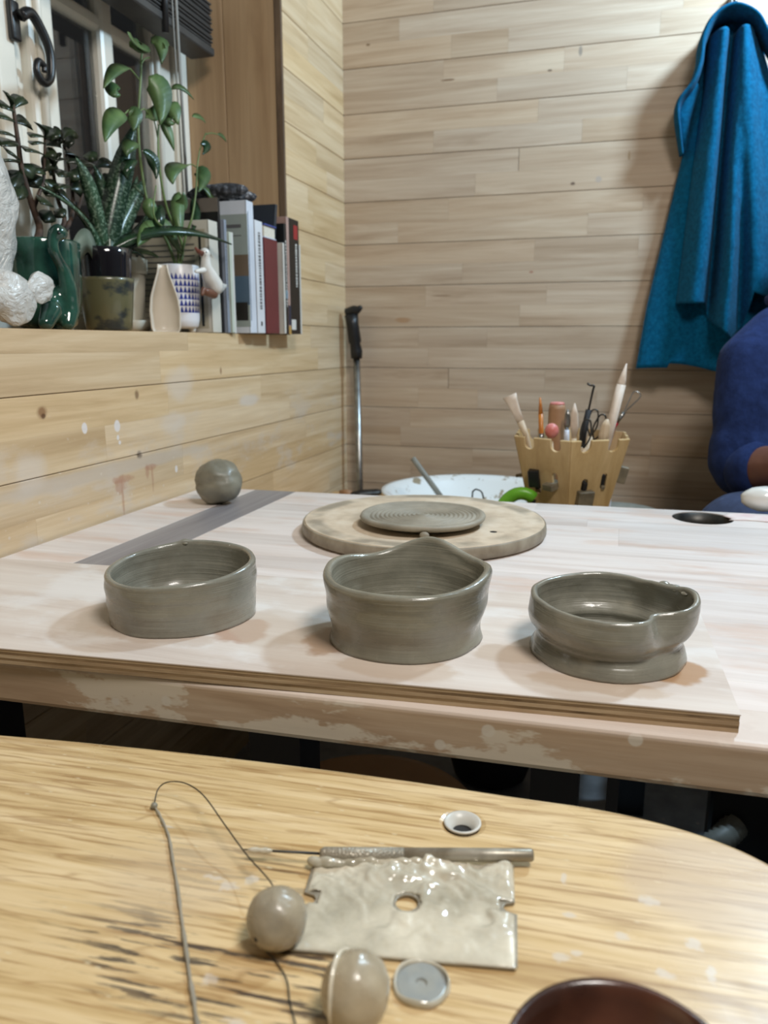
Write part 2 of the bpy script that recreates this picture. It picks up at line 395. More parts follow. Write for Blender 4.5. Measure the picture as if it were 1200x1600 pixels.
c = n.ramp(n.noise(P, 26, 6, .65), [(.3, srgb(186, 166, 142)), (.5, srgb(210, 192, 168)), (.7, srgb(222, 208, 188))])
rr = n.vm('LENGTH', n.scale(n.vm('SUBTRACT', P, (-.2166, .888, .76)), (1, 1, 0)))
ring = n.math('MULTIPLY', n.mr(rr, .118, .128), n.mr(rr, .138, .146, 1, 0))
c = n.mix(n.math('MULTIPLY', n.math('MULTIPLY', ring, n.mr(n.noise(P, 18, 3), .35, .6)), .8), c, srgb(138, 128, 112))
inn = n.mr(n.math('ADD', rr, n.math('MULTIPLY', n.noise(P, 20, 3), .03)), .085, .11, 1, 0)
c = n.mix(n.math('MULTIPLY', inn, .6), c, srgb(160, 146, 126))
n.p(Base_Color=c, Roughness=.6); n.bump(n.noise(P, 160, 3), .3, .001); M['bat'] = n.m
M['bat_edge'] = plain('clay_smeared_edge', srgb(158, 148, 130), .5, srgb(128, 116, 98), 40, .3)

# oak bench with open grain, clay smears
n = N('oak_bench_top'); P = n.pos()
rot = n.node('ShaderNodeVectorRotate', rotation_type='Z_AXIS'); n.set(rot.inputs['Vector'], P); rot.inputs['Angle'].default_value = math.radians(-4)
V_ = rot.outputs[0]
f = n.noise(n.scale(V_, (5, 70, 20)), 1.0, 6, .6, 1.2)
c = n.ramp(f, [(.27, srgb(170, 138, 92)), (.45, srgb(206, 178, 130)), (.66, srgb(224, 200, 158))])
g = n.noise(n.scale(V_, (14, 330, 40)), 1.0, 4, .6)
c = n.mix(n.mr(g, .50, .64, 0, .62), c, srgb(150, 112, 62))
cath = n.noise(n.scale(V_, (2.2, 22, 1)), 1.0, 3, .5, 2.0)
c = n.mix(n.mr(n.math('ABSOLUTE', n.math('SUBTRACT', cath, .5)), 0, .02, .35, 0), c, srgb(140, 100, 54))
# black water-stained grain at the left
st = n.mr(n.noise(n.scale(V_, (26, 330, 40)), 1.0, 4, .6), .52, .58)
reg = n.math('MAXIMUM', n.blob(P, (-.145, .232, .73), (.10, .034, .2), .6, .4, 25), n.math('MULTIPLY', n.blob(P, (-.16, .285, .73), (.09, .035, .2), .6, .4, 25), .5))
c = n.mix(n.math('MULTIPLY', n.math('MULTIPLY', st, reg), .85), c, srgb(52, 46, 48))
patch = n.math('MULTIPLY', n.blob(P, (-.185, .275, .73), (.05, .045, .2), .7, .4, 18), .5)
c = n.mix(patch, c, srgb(206, 184, 152))
patch = n.math('MULTIPLY', n.blob(P, (.06, .345, .73), (.055, .04, .2), .35, .25, 20), .55)  # greyer oval towards the far right corner
c = n.mix(patch, c, srgb(190, 168, 144))
for cx, cy, rx, ry in ((-.158, .276, .007, .004), (-.168, .279, .008, .002), (-.15, .283, .004, .005), (-.008, .277, .005, .0035), (-.002, .281, .004, .002), (.027, .322, .006, .004), (.045, .3, .004, .004), (.05, .286, .0025, .006), (-.01, .325, .002, .005), (-.006, .302, .004, .002), (.016, .296, .004, .003), (.032, .28, .004, .0035), (-.14, .226, .004, .004), (-.21, .307, .006, .0012), (-.12, .21, .006, .003)):
    c = n.mix(n.math('MULTIPLY', n.blob(P, (cx, cy, .73), (rx, ry, .2), .6, .9, 260), .7), c, srgb(208, 198, 184))
sp = n.mr(n.vor(n.scale(P, (60, 160, 60)), 1.0), .05, .13, 1, 0)
c = n.mix(n.math('MULTIPLY', sp, .6), c, srgb(216, 200, 166))
n.p(Base_Color=c, Roughness=n.mr(n.noise(P, 30, 3), .3, .7, .25, .42), Coat_Weight=.12, Coat_Roughness=.15); n.bump(g, .2, .0005); M['oak'] = n.m

M['steel'] = plain('brushed_steel', srgb(170, 170, 168), .3, srgb(140, 140, 138), 60, .1, .0004, 1)
M['boltgrey'] = plain('dull_zinc', srgb(150, 156, 158), .42, srgb(176, 176, 168), 70, .2, .0004, .45)
M['tool_metal'] = plain('clay_dulled_metal', srgb(176, 170, 156), .38, srgb(138, 130, 114), 90, .2, .0005, .35)
n = N('knurled_metal'); P = n.obj(); ck = n.node('ShaderNodeTexVoronoi', distance='CHEBYCHEV'); n.set(ck.inputs['Vector'], n.scale(P, (900, 900, 900))); ck.inputs['Scale'].default_value = 1
n.p(Base_Color=srgb(160, 152, 136), Metallic=.3, Roughness=.4); n.bump(ck.outputs['Distance'], .8, .0006); M['knurl'] = n.m
M['bead'] = clay('clay_wet_bead', srgb(178, 164, 138), srgb(124, 118, 104), .26, .3, False, .8, 45)
M['whiteplastic'] = plain('white_plastic', srgb(216, 214, 206), .35, srgb(190, 188, 180), 30)
M['dark'] = plain('hole_shade', (.012, .009, .007), .7)  # near-black colour that stands for the shade inside small holes and slots
M['brown'] = plain('brown_glaze', srgb(86, 52, 38), .2, srgb(52, 30, 22), 30, .15, .001, 0, .5)
M['brownfoam'] = plain('brown_stool_seat', srgb(190, 150, 104), .5, srgb(170, 130, 88), 6)
M['black'] = plain('black_plastic', (.008, .008, .009), .4)
M['blackm'] = plain('black_rubber', (.012, .012, .014), .7)
# teal boiled wool
n = N('teal_boiled_wool'); P = n.obj(); f = n.noise(P, 130, 5, .7)
n.p(Base_Color=n.ramp(f, [(.3, srgb(4, 68, 100)), (.7, srgb(14, 102, 142))]), Roughness=.95, Sheen_Weight=.04, Specular_IOR_Level=.05)
n.bump(n.noise(P, 420, 4, .7), .9, .002); M['wool'] = n.m
n = N('blue_knit_sweater'); P = n.obj(); f = n.noise(P, 60, 4, .6)
n.p(Base_Color=n.ramp(f, [(.3, srgb(24, 35, 68)), (.7, srgb(35, 50, 92))]), Roughness=.9, Sheen_Weight=.03, Specular_IOR_Level=.1)
n.bump(n.noise(n.scale(P, (1, 1, .5)), 260, 3), .6, .0012); M['sweater'] = n.m
n = N('clay_stained_denim'); P = n.obj(); f = n.noise(P, 16, 5, .6)
n.p(Base_Color=n.ramp(f, [(.35, srgb(28, 36, 58)), (.55, srgb(50, 62, 92)), (.7, srgb(150, 152, 158))]), Roughness=.9); M['denim'] = n.m
M['skin'] = plain('brown_skin', srgb(112, 72, 56), .5, srgb(98, 60, 46), 30, .1, .0006)
M['hair'] = plain('black_hair', (.01, .008, .007), .6, None, 120, .5, .002)
M['shoe'] = plain('black_shoe', (.015, .015, .017), .5)
M['white'] = plain('white_glaze', srgb(228, 226, 220), .15, srgb(216, 214, 208), 12, 0, .001, 0, .4)
n = N('spattered_white_enamel'); P = n.pos()
c = n.mix(n.mr(n.noise(P, 34, 4, .6), .58, .66), srgb(226, 230, 230), srgb(150, 138, 116))
n.p(Base_Color=c, Roughness=.3); M['basin'] = n.m
M['box_ply'] = wood('yellow_ply_panel', (srgb(168, 140, 98), srgb(190, 162, 118), srgb(204, 178, 136)), 'z', .5, .08, 5, 30)
M['stick'] = wood('pale_stick_wood', (srgb(176, 148, 116), srgb(206, 184, 154), srgb(222, 204, 178)), 'z', .5, .15, 8, 120, useobj=True)
M['stickw'] = plain('whitened_wood', srgb(224, 210, 196), .45, srgb(206, 188, 170), 40)
M['pencil'] = plain('orange_lacquer', srgb(196, 122, 44), .35, srgb(170, 100, 34), 60)
M['cork'] = plain('tan_rubber', srgb(172, 132, 98), .55, srgb(150, 112, 80), 30)
M['pink'] = plain('pink_rubber', srgb(222, 150, 146), .45, srgb(200, 110, 100), 50)
M['peg_or_slot_shade'] = plain('clay_grey_peg', srgb(128, 118, 98), .55, srgb(96, 88, 72), 60)
M['darksteel'] = plain('dark_tool_steel', srgb(70, 68, 64), .4, srgb(44, 42, 40), 60, 0, .001, .6)
M['red'] = plain('red_plastic', srgb(196, 40, 56), .4)
M['lime'] = plain('lime_plastic', srgb(112, 182, 48), .35, srgb(92, 164, 38), 30)
M['bench2'] = wood('yellow_bench_wood', (srgb(168, 128, 80), srgb(196, 158, 106), srgb(212, 178, 128)), 'x', .5, .1, 2, 30)
M['grey_plate'] = plain('clay_grey_plate', srgb(140, 140, 132), .5, srgb(116, 116, 108), 20)
M['cupwhite'] = plain('pale_blue_plastic', srgb(206, 212, 224), .4, srgb(190, 198, 214), 30)
M['frame'] = plain('cream_window_paint', srgb(238, 232, 218), .35, srgb(224, 218, 204), 6)
n = N('window_glass'); n.p(Base_Color=(.9, .93, .92), Roughness=.02, Transmission_Weight=1., IOR=1.45); M['glass'] = n.m
M['iron'] = plain('black_iron', (.012, .012, .013), .35, None, 60, .2)
M['blind'] = plain('charcoal_blind', srgb(70, 68, 66), .5, srgb(56, 54, 52), 20)
M['cord'] = plain('grey_cord', srgb(150, 148, 142), .6)
M['soil'] = plain('dark_soil', srgb(40, 30, 22), .9, None, 90, .8, .004)
M['dino'] = plain('green_glaze', srgb(44, 84, 70), .08, srgb(22, 46, 40), 30, 0, .001, 0, .6)
n = N('olive_stoneware'); P = n.obj()
c = n.mix(n.mr(n.noise(n.scale(P, (1, 1, 1.6)), 26, 4), .5, .62), srgb(98, 95, 68), srgb(44, 50, 50)); n.p(Base_Color=c, Roughness=.3, Coat_Weight=.3); M['olive'] = n.m
M['blackglaze'] = plain('black_glaze', (.010, .009, .012), .1, None, 20, 0, .001, 0, .5)
M['cream'] = plain('cream_stoneware', srgb(206, 200, 182), .5, srgb(194, 188, 170), 20)
M['offwhite'] = plain('offwhite_porcelain', srgb(222, 212, 196), .3, srgb(212, 202, 186), 12, 0, .001, 0, .2)
# white pot with rows of blue triangles (flat print)
n = N('blue_triangle_print'); T = n.obj(); sx = n.node('ShaderNodeSeparateXYZ'); n.set(sx.inputs[0], T)
an = n.math('MULTIPLY', n.math('ARCTAN2', sx.outputs[1], sx.outputs[0]), 30/(2*PI)); zr = n.math('MULTIPLY', n.math('SUBTRACT', sx.outputs[2], .030), 1/.0098)
fa = n.math('FRACT', an); fz = n.math('FRACT', zr)
tri = n.math('LESS_THAN', n.math('MULTIPLY', n.math('ABSOLUTE', n.math('SUBTRACT', fa, .5)), 2.0), n.math('SUBTRACT', 1.0, fz))
inb = n.math('MULTIPLY', n.math('GREATER_THAN', zr, 0), n.math('LESS_THAN', zr, 6))
n.p(Base_Color=n.mix(n.math('MULTIPLY', tri, inb), srgb(222, 222, 226), srgb(44, 58, 140)), Roughness=.3); M['triprint'] = n.m
def leafmat(name, a, b, rough=.35, spots=False):
    n = N(name); P = n.obj(); c = n.ramp(n.noise(P, 30, 4), [(.35, b), (.65, a)])
    if spots: c = n.mix(n.mr(n.noise(P, 300, 3), .50, .62), c, srgb(100, 120, 100))
    c = n.hsv(c, .5, 1, n.math('ADD', n.math('MULTIPLY', n.rnd(), .5), .75))
    n.p(Base_Color=c, Roughness=rough); n.bump(n.noise(P, 90, 3), .25, .001); return n.m
M['jade'] = leafmat('dark_jade_leaf', srgb(50, 62, 40), srgb(30, 36, 27), .3)
M['jadestem'] = plain('brown_jade_stem', srgb(84, 64, 50), .7, srgb(52, 38, 30), 60, .4, .001)
M['gast'] = leafmat('speckled_succulent_leaf', srgb(46, 72, 50), srgb(28, 48, 34), .3, True)
M['gastplain'] = leafmat('smooth_dark_leaf', srgb(38, 62, 38), srgb(24, 42, 26), .25)
M['paleleaf'] = leafmat('grey_green_leaf', srgb(132, 142, 126), srgb(104, 116, 100), .45)
M['kal'] = leafmat('fresh_green_leaf', srgb(96, 120, 72), srgb(62, 88, 52), .4)
M['kalstem'] = plain('green_stem', srgb(112, 132, 78), .5, srgb(86, 106, 58), 40)
n = N('translucent_plastic_bag'); P = n.obj()
n.p(Base_Color=srgb(224, 222, 216), Roughness=.22, Transmission_Weight=.25, Specular_IOR_Level=.7); n.bump(n.noise(P, 34, 4, .65, 2.5), .9, .006); M['bag'] = n.m
def cover(name, c, rough=.4, label=None):
    return plain(name, c, rough, tuple(q*.92 for q in c), 10)
M['page'] = plain('paper_pages', srgb(222, 214, 198), .8, srgb(206, 198, 182), 200)

# ------------------------------------------------------------------ the room
FLOOR = .24; CEIL = 2.66; WX = -.625; WY = 1.765
mk('floor', boxvf((-.9, -1.8, FLOOR-.05), (2.2, 1.83, FLOOR)), M['floor'])['kind'] = 'structure'
mk('ceiling', boxvf((-.9, -1.8, CEIL), (2.2, 1.83, CEIL+.05)), M['plaster'])['kind'] = 'structure'
mk('wall_right', boxvf((2.2, -1.8, FLOOR), (2.25, 1.83, CEIL)), M['plaster'])['kind'] = 'structure'
mk('wall_front', boxvf((-.9, -1.85, FLOOR), (2.2, -1.8, CEIL)), M['plaster'])['kind'] = 'structure'
NY0, NY1, NZ0, NZ1 = -.1, 1.437, .99, 1.98; GX = -.835      # window niche
wl = mk('wall_left', join(boxvf((-.89, -1.8, FLOOR), (WX-.012, WY+.06, NZ0-.012)), boxvf((-.89, NY1+.012, NZ0-.012), (WX-.012, WY+.06, CEIL)),
        boxvf((-.89, -1.8, NZ0-.012), (WX-.012, NY0, CEIL)), boxvf((-.89, NY0, NZ1), (WX-.012, NY1+.012, CEIL))), M['backing'])
wl['kind'] = 'structure'
wb = mk('wall_back', boxvf((WX-.01, WY+.012, FLOOR), (2.2, WY+.06, CEIL)), M['backing']); wb['kind'] = 'structure'
ROW = .0461; Z0 = .917-ROW*2*7
def strips(lo, hi, first=.3):
    xs = [lo]; x = lo+random.uniform(.12, first+.15)
    while x < hi-.12: xs.append(x); x += random.uniform(.24, .62)
    return xs+[hi]
# back wall: two-strip boards; fine joints, a groove where boards meet
fixed = {1.586: -.382, 1.539: -.398, 1.444: -.195, 1.398: -.418, 1.334: -.232, 1.264: -.382, 1.172: -.191, 1.042: -.218, .994: -.448, .875: -.376, .84: -.447, 1.08: -.432}
for i in range(-1, 52):
    za, zb = max(Z0+ROW*i, FLOOR), min(Z0+ROW*(i+1), CEIL)
    if zb-za < .004: continue
    zc = (za+zb)/2
    if zc < .5 or zc > 1.83: xs = [WX, .35, 1.3, 2.2]
    else:
        xs = strips(WX, .78)+[1.5, 2.2]
        for k, v in fixed.items():
            if abs(k-zc) < .024: xs = [WX, v]+[x for x in strips(v, .78) if x > v]+[1.5, 2.2]
    g = .00045 if i % 2 else .0004
    for a, b in zip(xs, xs[1:]):
        lo_g, hi_g = (.0005, 0) if i % 2 == 0 else (0, .0005)
        big = abs(a+.232) < .002 or abs(a+.376) < .002
        mk('plank', slab((a+(.0007 if big else .00005), WY, za+lo_g), (b-.00005, WY+.0118, zb-hi_g), '-y', .0007, (.9 if big else .08, .08, .9 if i % 2 == 0 else .06, .06 if i % 2 == 0 else .9)), M['wall_back'], wb)
# left wall: the same boards running along y, around the niche
for i in range(-1, 52):
    za, zb = max(Z0+ROW*i, FLOOR), min(Z0+ROW*(i+1), CEIL)
    segs = [(-1.8, WY)]
    if zb <= FLOOR+.004: continue
    zc = (za+zb)/2
    if NZ0 < zc < NZ1: segs = [(-1.8, NY0), (NY1, WY)]
    zf = zb
    if za < NZ0 < zb: zb = NZ0; segs = [(-1.8, NY1), (NY1, WY)]
    for s0, s1 in segs:
        if s0 < 0 and s1 > 0: ys = [s0, .2]+strips(.2, s1)[1:] if .3 < zc < 1.8 else [s0, -.4, .7, s1]
        elif s1 < 0: ys = [s0, s1]
        else: ys = [s0, s0+random.uniform(.09, .22), s1] if zc < 1.8 and random.random() < .7 else [s0, s1]
        for a, b in zip(ys, ys[1:]):
            lo_g, hi_g = (.0005, 0) if i % 2 == 0 else (0, .0005)
            mk('plank', slab((WX-.0118, a+.00005, za+lo_g), (WX, b-.00005, (zf if a > 1.4 else zb)-hi_g), '+x', .0007, (.08, .08, .9 if i % 2 == 0 else .06, .06 if i % 2 == 0 else .9)), M['wall_left'], wl)
    if NZ0-.02 < zb < NZ0 and zb-za < .03: pass
mk('sill_board', slab((GX-.03, NY0, NZ0-.0118), (WX-.012, NY1, NZ0), '+z', .001), M['jamb'], wl)
for a, b in ((GX-.03, -.745), (-.745, -.64)):
    mk('jamb_board', slab((a+.0005, NY1, NZ0), (b-.0005, NY1+.0118, NZ1), '-y', .0012), M['jamb'], wl)
mk('jamb_edge', slab((-.6395, NY1-.004, NZ0), (WX-.0005, NY1+.0005, NZ1), '-y', .001), M['trimdark'], wl)
# corner bead
# window: casements, bars, panes, outside is night
wn = empty('window_1', (GX, NY1, NZ0)); wn['kind'] = 'structure'
def wbox(nm, y0, y1, z0, z1, x0, x1, b=.004): return mk(nm, cbox((x0, y0, z0), (x1, y1, z1), b, 2), M['frame'], wn)
wbox('frame_post', 1.392, 1.436, NZ0+.001, NZ1, GX-.03, GX+.012); wbox('frame_post', .936, .972, NZ0+.001, NZ1, GX-.03, GX+.016)
wbox('frame_post', .975, 1.000, NZ0+.001, NZ1, GX-.03, GX+.002, .006)
wbox('sash_stile', 1.003, 1.058, NZ0+.03, NZ1, GX-.028, GX+.014, .006); wbox('sash_stile', 1.326, 1.388, NZ0+.03, NZ1, GX-.028, GX+.006, .006)
mk('stile_moulding', tube([(GX+.009, 1.336, NZ0+.04), (GX+.009, 1.336, NZ1)], .006, 10), M['frame'], wn, True)
mk('stile_moulding', tube([(GX+.013, 1.40, NZ0+.04), (GX+.013, 1.40, NZ1)], .007, 10), M['frame'], wn, True)
mk('stile_moulding', tube([(GX+.017, 1.02, NZ0+.04), (GX+.017, 1.02, NZ1)], .006, 10), M['frame'], wn, True)
wbox('muntin', 1.177, 1.213, NZ0+.07, NZ1, GX-.02, GX+.008, .008)
wbox('muntin_bar', 1.058, 1.326, 1.462, 1.486, GX-.019, GX+.005, .007)
wbox('bottom_rail', 1.058, 1.326, NZ0+.03, NZ0+.08, GX-.022, GX+.006); wbox('frame_sill', NY0+.002, 1.392, NZ0+.001, NZ0+.03, GX-.03, GX+.03)
wbox('sash_stile', .88, .933, NZ0+.03, NZ1, GX-.028, GX+.012, .006); wbox('sash_stile', .3, .35, NZ0+.03, NZ1, GX-.028, GX+.012, .006); wbox('bottom_rail', .35, .88, NZ0+.03, NZ0+.09, GX-.022, GX+.006)
for y0, y1, z0, z1 in ((1.055, 1.18, NZ0+.075, 1.465), (1.21, 1.33, NZ0+.075, 1.465), (1.055, 1.18, 1.484, NZ1), (1.21, 1.33, 1.484, NZ1), (.345, .885, NZ0+.08, NZ1), (NY0, .305, NZ0+.03, NZ1)):
    mk('pane', boxvf((GX-.012, y0, z0), (GX-.008, y1, z1)), M['glass'], wn)
hd = mk('window_handle', cbox((GX+.016, .958, 1.375), (GX+.026, .975, 1.425), .003, 2), M['iron'], wn, True)
pts = [(.967, 1.405), (.985, 1.415), (1.003, 1.402), (1.018, 1.378), (1.016, 1.345), (1.001, 1.332), (.988, 1.342), (.992, 1.357), (1.003, 1.355), (1.003, 1.347)]
mk('handle_scroll', tube(spline([(GX+.034, y, z) for y, z in pts], 6), [.0075-.0035*i/54 for i in range(55)], 8), M['iron'], hd, True)
bl = empty('slatted_blind', (-.775, 1.2, 1.5), 'charcoal slatted blind drawn up at the top of the window', 'blind')
for i in range(14):
    mk('slat', cbox((-.792+(i % 2)*.002, .45, 1.502+i*.0052), (-.748+(i % 3)*.0015, 1.398+(i % 2)*.002, 1.5055+i*.0052), .001), M['blind'], bl)
mk('bottom_bar', cbox((-.795, .45, 1.486), (-.745, 1.402, 1.500), .002), M['blind'], bl)
mk('cord_tie', tube([(-.744, 1.235, 1.47), (-.742, 1.235, 1.53), (-.744, 1.235, 1.60)], .006, 8), M['black'], bl, True)
for px, r in ((276, .0026), (270, .0012)):
    p0, p1 = at(px, 20, 'x', -.742), at(px+6, 300, 'x', -.742)
    mk('pull_cord', tube([(-.742, p0.y, 1.62), (-.742, p0.y, 1.50), (-.742, p0.y+.004, 1.215)], r, 6), M['cord'], bl, True)

# ------------------------------------------------------------------ low work table, staves one by one
T = .75; TH = .034; SH = .05
def shear(vf): return [(v[0], v[1]+(v[0]+.62)*SH, v[2]) for v in vf[0]], vf[1]
tb = empty('work_table', (-.62, .41, FLOOR), 'low whitewashed stave-top work table with black steel legs against the wooden wall', 'table')
X0, X1, YF, YR = -.62, .98, .455, 1.07; RW = (YR-YF)/14
HX, HYr, HR = .117, YF+RW*13, .038
def table_row(k, a, b, mat):
    y0, y1 = YF+RW*k, YF+RW*(k+1)
    if k in (12, 13) and a < HX < b:                      # cut around the cable hole
        s = 1 if k == 12 else -1
        arc = [(HX+HR*math.cos(t), HYr-s*HR*math.sin(t)) for t in [PI*i/20 for i in range(21)]]
        yy, ye = (y1, y0) if k == 12 else (y0, y1)
        pts = [(a, yy), (a, ye), (b, ye), (b, yy)]+arc
        # keep order: rectangle with a half round bite on the shared seam
        vf = ngon_prism([(p[0], p[1]) for p in pts], T-TH, T)
    else: vf = slab((a+.00004, y0+.00004, T-TH), (b-.00004, y1-.00004, T), '+z', .0002, (.2, .2, .8, .8))
    mk('stave', shear(vf), mat, tb)
for k in range(14):
    mk('stave', shear(slab((X0, YF+RW*k+.0002, T-TH), (-.5335, YF+RW*(k+1)-.0001, T), '+z', .0002)), M['table'], tb)
    xs = [-.466]; x = -.466+random.uniform(.12, .5)
    if k in (12, 13): xs += [-.2+.1*(k-12), .35]; x = .7
    while x < X1-.1: xs.append(x); x += random.uniform(.25, .55)
    xs.append(X1)
    for a, b in zip(xs, xs[1:]): table_row(k, a, b, M['table'])
st_ = mk('grey_strip', shear(slab((-.533, YF, T-TH), (-.4665, YR, T), '+z', .0004)), M['stripe'], tb); st_['label'] = 'dark grey inlaid strip'
prf = [(YF-.0001, T-TH), (YF-.0001, T), (.4150, T), (.4128, T-.0005), (.4110, T-.0016), (.4102, T-.0032), (.41, T-.005), (.41, T-TH+.004), (.4108, T-TH+.0014), (.413, T-TH)]
np_ = len(prf)
fe = shear(([(X0, y_, z_) for y_, z_ in prf]+[(X1, y_, z_) for y_, z_ in prf], [tuple(range(np_)), tuple(range(np_, 2*np_))[::-1]]+[(i, (i+1) % np_, np_+(i+1) % np_, np_+i) for i in range(np_)])); mk('front_edge', fe, M['edge'], tb)['label'] = 'thick front edge splashed with dried clay'
mk('hole_liner', lathe([(HR, 0), (HR, .033), (HR-.0015, .033), (HR-.0015, 0)], (HX, HYr+(HX+.62)*SH, T-TH), 40, None, True), M['darksteel'], tb, True)
for x0, x1, y0, y1 in ((-.60, -.545, .52, .57), (-.285, -.238, .545, .59), (-.046, -.010, .545, .59), (.93, .97, .50, .55), (-.49, -.45, .98, 1.02), (.93, .97, 1.02, 1.06)):
    mk('leg', boxvf((x0, y0, FLOOR), (x1, y1, T-TH)), M['steel_black'], tb)
mk('brace', boxvf((.011, .55, FLOOR), (.0195, .56, T-TH)), M['steel_black'], tb)

# ------------------------------------------------------------------ plywood board
BT = .762
bc = [(.081, .457), (.074, .660), (-.60, .604), (-.60, .398)]
pb = empty('plywood_board', (-.26, .53, T), 'whitewashed plywood board carrying the three fresh clay bowls', 'board')
def inset(pts, d):
    cx = sum(p[0] for p in pts)/4; cy = sum(p[1] for p in pts)/4
    return [(p[0]-math.copysign(d, p[0]-cx), p[1]-math.copysign(d, p[1]-cy)) for p in pts]
lay = [(.0001, .0028, 'ply1', .0004), (.0028, .0046, 'ply2', .0004), (.0046, .0070, 'ply1', .0003), (.0070, .0090, 'ply2', .0005), (.0090, .0112, 'ply1', .0004)]
for a, b, m, d in lay: mk('ply', ngon_prism(inset(bc, d), T+a, T+b), M[m], pb)
mk('top_veneer', ngon_prism(bc, T+.0112, BT), M['plyface'], pb)

# ------------------------------------------------------------------ clay bowls
def bowl(name, c, out, H, wall, label, mat, floor_z=.006, nt=120, nv=26, grad=None):
    V, F = [], []; rows = []
    prof = [('o', i/nv) for i in range(nv+1)]+[('r', a) for a in (.25, .5, .75)]+[('i', 1-i/nv) for i in range(nv+1)]+[('f', i/10) for i in range(1, 11)]
    m = len(prof)
    for j in range(nt):
        th = 2*PI*j/nt; h = H(th)
        for kind, t in prof:
            if kind == 'o': r, z = out(th, t), t*h
            elif kind == 'r': a = PI*t; r = out(th, 1)-wall/2+wall/2*math.cos(a); z = h+wall*.42*math.sin(a)
            elif kind == 'i':
                z = floor_z+(h-floor_z)*t; r = out(th, z/h)-wall
                if t < .18: r -= .004*(1-t/.18)**2
            else:
                r0 = out(th, floor_z/h)-wall-.004; r = r0*(1-t); z = floor_z+.0006*math.sin(r*1100)*(1-t*.3)
            V.append((c[0]+max(r, .0001)*math.cos(th), c[1]+max(r, .0001)*math.sin(th), BT+.0003+z))
    for j in range(nt):
        a, b = j*m, ((j+1) % nt)*m
        for i in range(m-1): F.append((a+i, b+i, b+i+1, a+i+1))
    F.append(tuple(j*m for j in range(nt)))
    o = mk(name, (V, F), mat, None, True, (c[0], c[1], BT))
    return tag(o, label, 'bowl')
def ang(d): return (d+PI) % (2*PI)-PI
def g_(th, c, w): return math.exp(-(ang(th-math.radians(c))/math.radians(w))**2)
def out1(th, t):
    r = .0555+.0022*t+.0012*math.sin(t*PI)+.0007*math.sin(3*th+1)+.0004*math.sin(7*th)
    r += .00022*math.sin(t*19+.6*math.sin(th))+.0010*math.exp(-(t/.05)**2)+.0006*fbm(math.cos(th)*2, math.sin(th)*2, t*3)
    return r
def H1(th): return .0405+.0040*math.cos(ang(th-math.radians(70)))+.0005*math.sin(4*th)+.0018*g_(th, 118, 4)
b1 = bowl('clay_bowl', (-.3235, .5165), out1, H1, .0052, 'low straight-sided grey clay bowl with an even rim on the plywood board', M['clay'])
def out2(th, t):
    r = .0545+.0055*max(0, t-.15)**.8*1.1+.0008*math.sin(2*th+.5)+.0004*math.sin(5*th)
    r += .0016*math.exp(-(t/.05)**2)-.0012*math.exp(-((t-.22)/.12)**2)+.0004*math.sin(t*15)+.0006*fbm(math.cos(th)*2+4, math.sin(th)*2, t*3)
    r += .0022*g_(th, 20, 35)*t-.0022*g_(th, 150, 30)*t
    return r
def H2(th): return .0470+.0125*g_(th, 84, 27)+.0004*math.sin(3*th)+.0035*g_(th, 10, 32)+.0040*g_(th, 178, 28)-.0010*g_(th, 135, 14)-.0012*g_(th, -70, 40)
b2 = bowl('clay_bowl', (-.1405, .5225), out2, H2, .0068, 'taller grey clay bowl whose rim rises to a wavy peak on the plywood board', M['clay2'])
def out3(th, t):
    r = .0512+.0022*math.exp(-(t/.12)**2)-.0040*math.exp(-((t-.34)/.12)**2)+.0026*math.exp(-((t-.72)/.26)**2)+.0006*math.sin(3*th)+.0009*fbm(math.cos(th)*2+9, math.sin(th)*2, t*3)
    r += t**1.2*(-.0125*g_(th, -42, 15)+.0070*g_(th, 2, 26)-.004*g_(th, 48, 14)+.002*g_(th, 180, 40)+.0018*g_(th, -85, 30))
    return r
def H3(th): return .0395+.0022*g_(th, 95, 40)+.0046*g_(th, 18, 24)-.0022*g_(th, -44, 15)-.0012*g_(th, -100, 40)+.0004*math.sin(9*th)*g_(th, 38, 25)*3
b3 = bowl('clay_bowl', (.0035, .5325), out3, H3, .0046, 'grey clay bowl with pinched-in pouring lip and flared foot on the plywood board', M['clay'])
def puddle(o, c, R, z0):
    pf = [(R*(1-i/26), z0+.0005*math.sin(i*1.9)+.0003*math.sin(i*4.1)) for i in range(26)]+[(0, z0+.0004)]
    p_ = mk('wet_slip', lathe([(R, z0-.0012)]+pf, (c[0], c[1], BT), 72, lambda th, r, z: (r*(1+.03*math.sin(3*th)), z+(.0003*math.sin(2*th+r*400) if z > z0-.001 else 0))), M['wetslip'], o, True); p_['label'] = 'shiny wet slip on the bowl floor'
puddle(b1, (-.3235, .5165), .044, .0078); puddle(b2, (-.1405, .5225), .041, .0078); puddle(b3, (.0035, .5325), .040, .0078)
bm_ = mk('rim_crumb', sphere((-.3235-.026, .5165+.049, BT+.0440), (.004, .003, .0018), 10, 6), M['clay_ball'], b1, True)
for x, y, s in ((.0545, .536, .0022), (.0555, .527, .0018), (.052, .545, .0016)):
    mk('clay_crumb', sphere((x, y, BT+.017+s*2), (s, s, s*.7), 8, 6), M['darksteel'], b3, True)
mk('torn_lip', fuse(join(*[sphere((.0035+(.0540+.001*math.sin(k*2.2))*math.cos(math.radians(20+5*k)), .5325+(.0525+.001*math.sin(k*1.7))*math.sin(math.radians(20+5*k)), BT+.0418+.0006*math.sin(k*2.6)), (.0040, .0034, .0018), 10, 7) for k in range(6)]), .0007, 2), M['clay2'], b3, True)

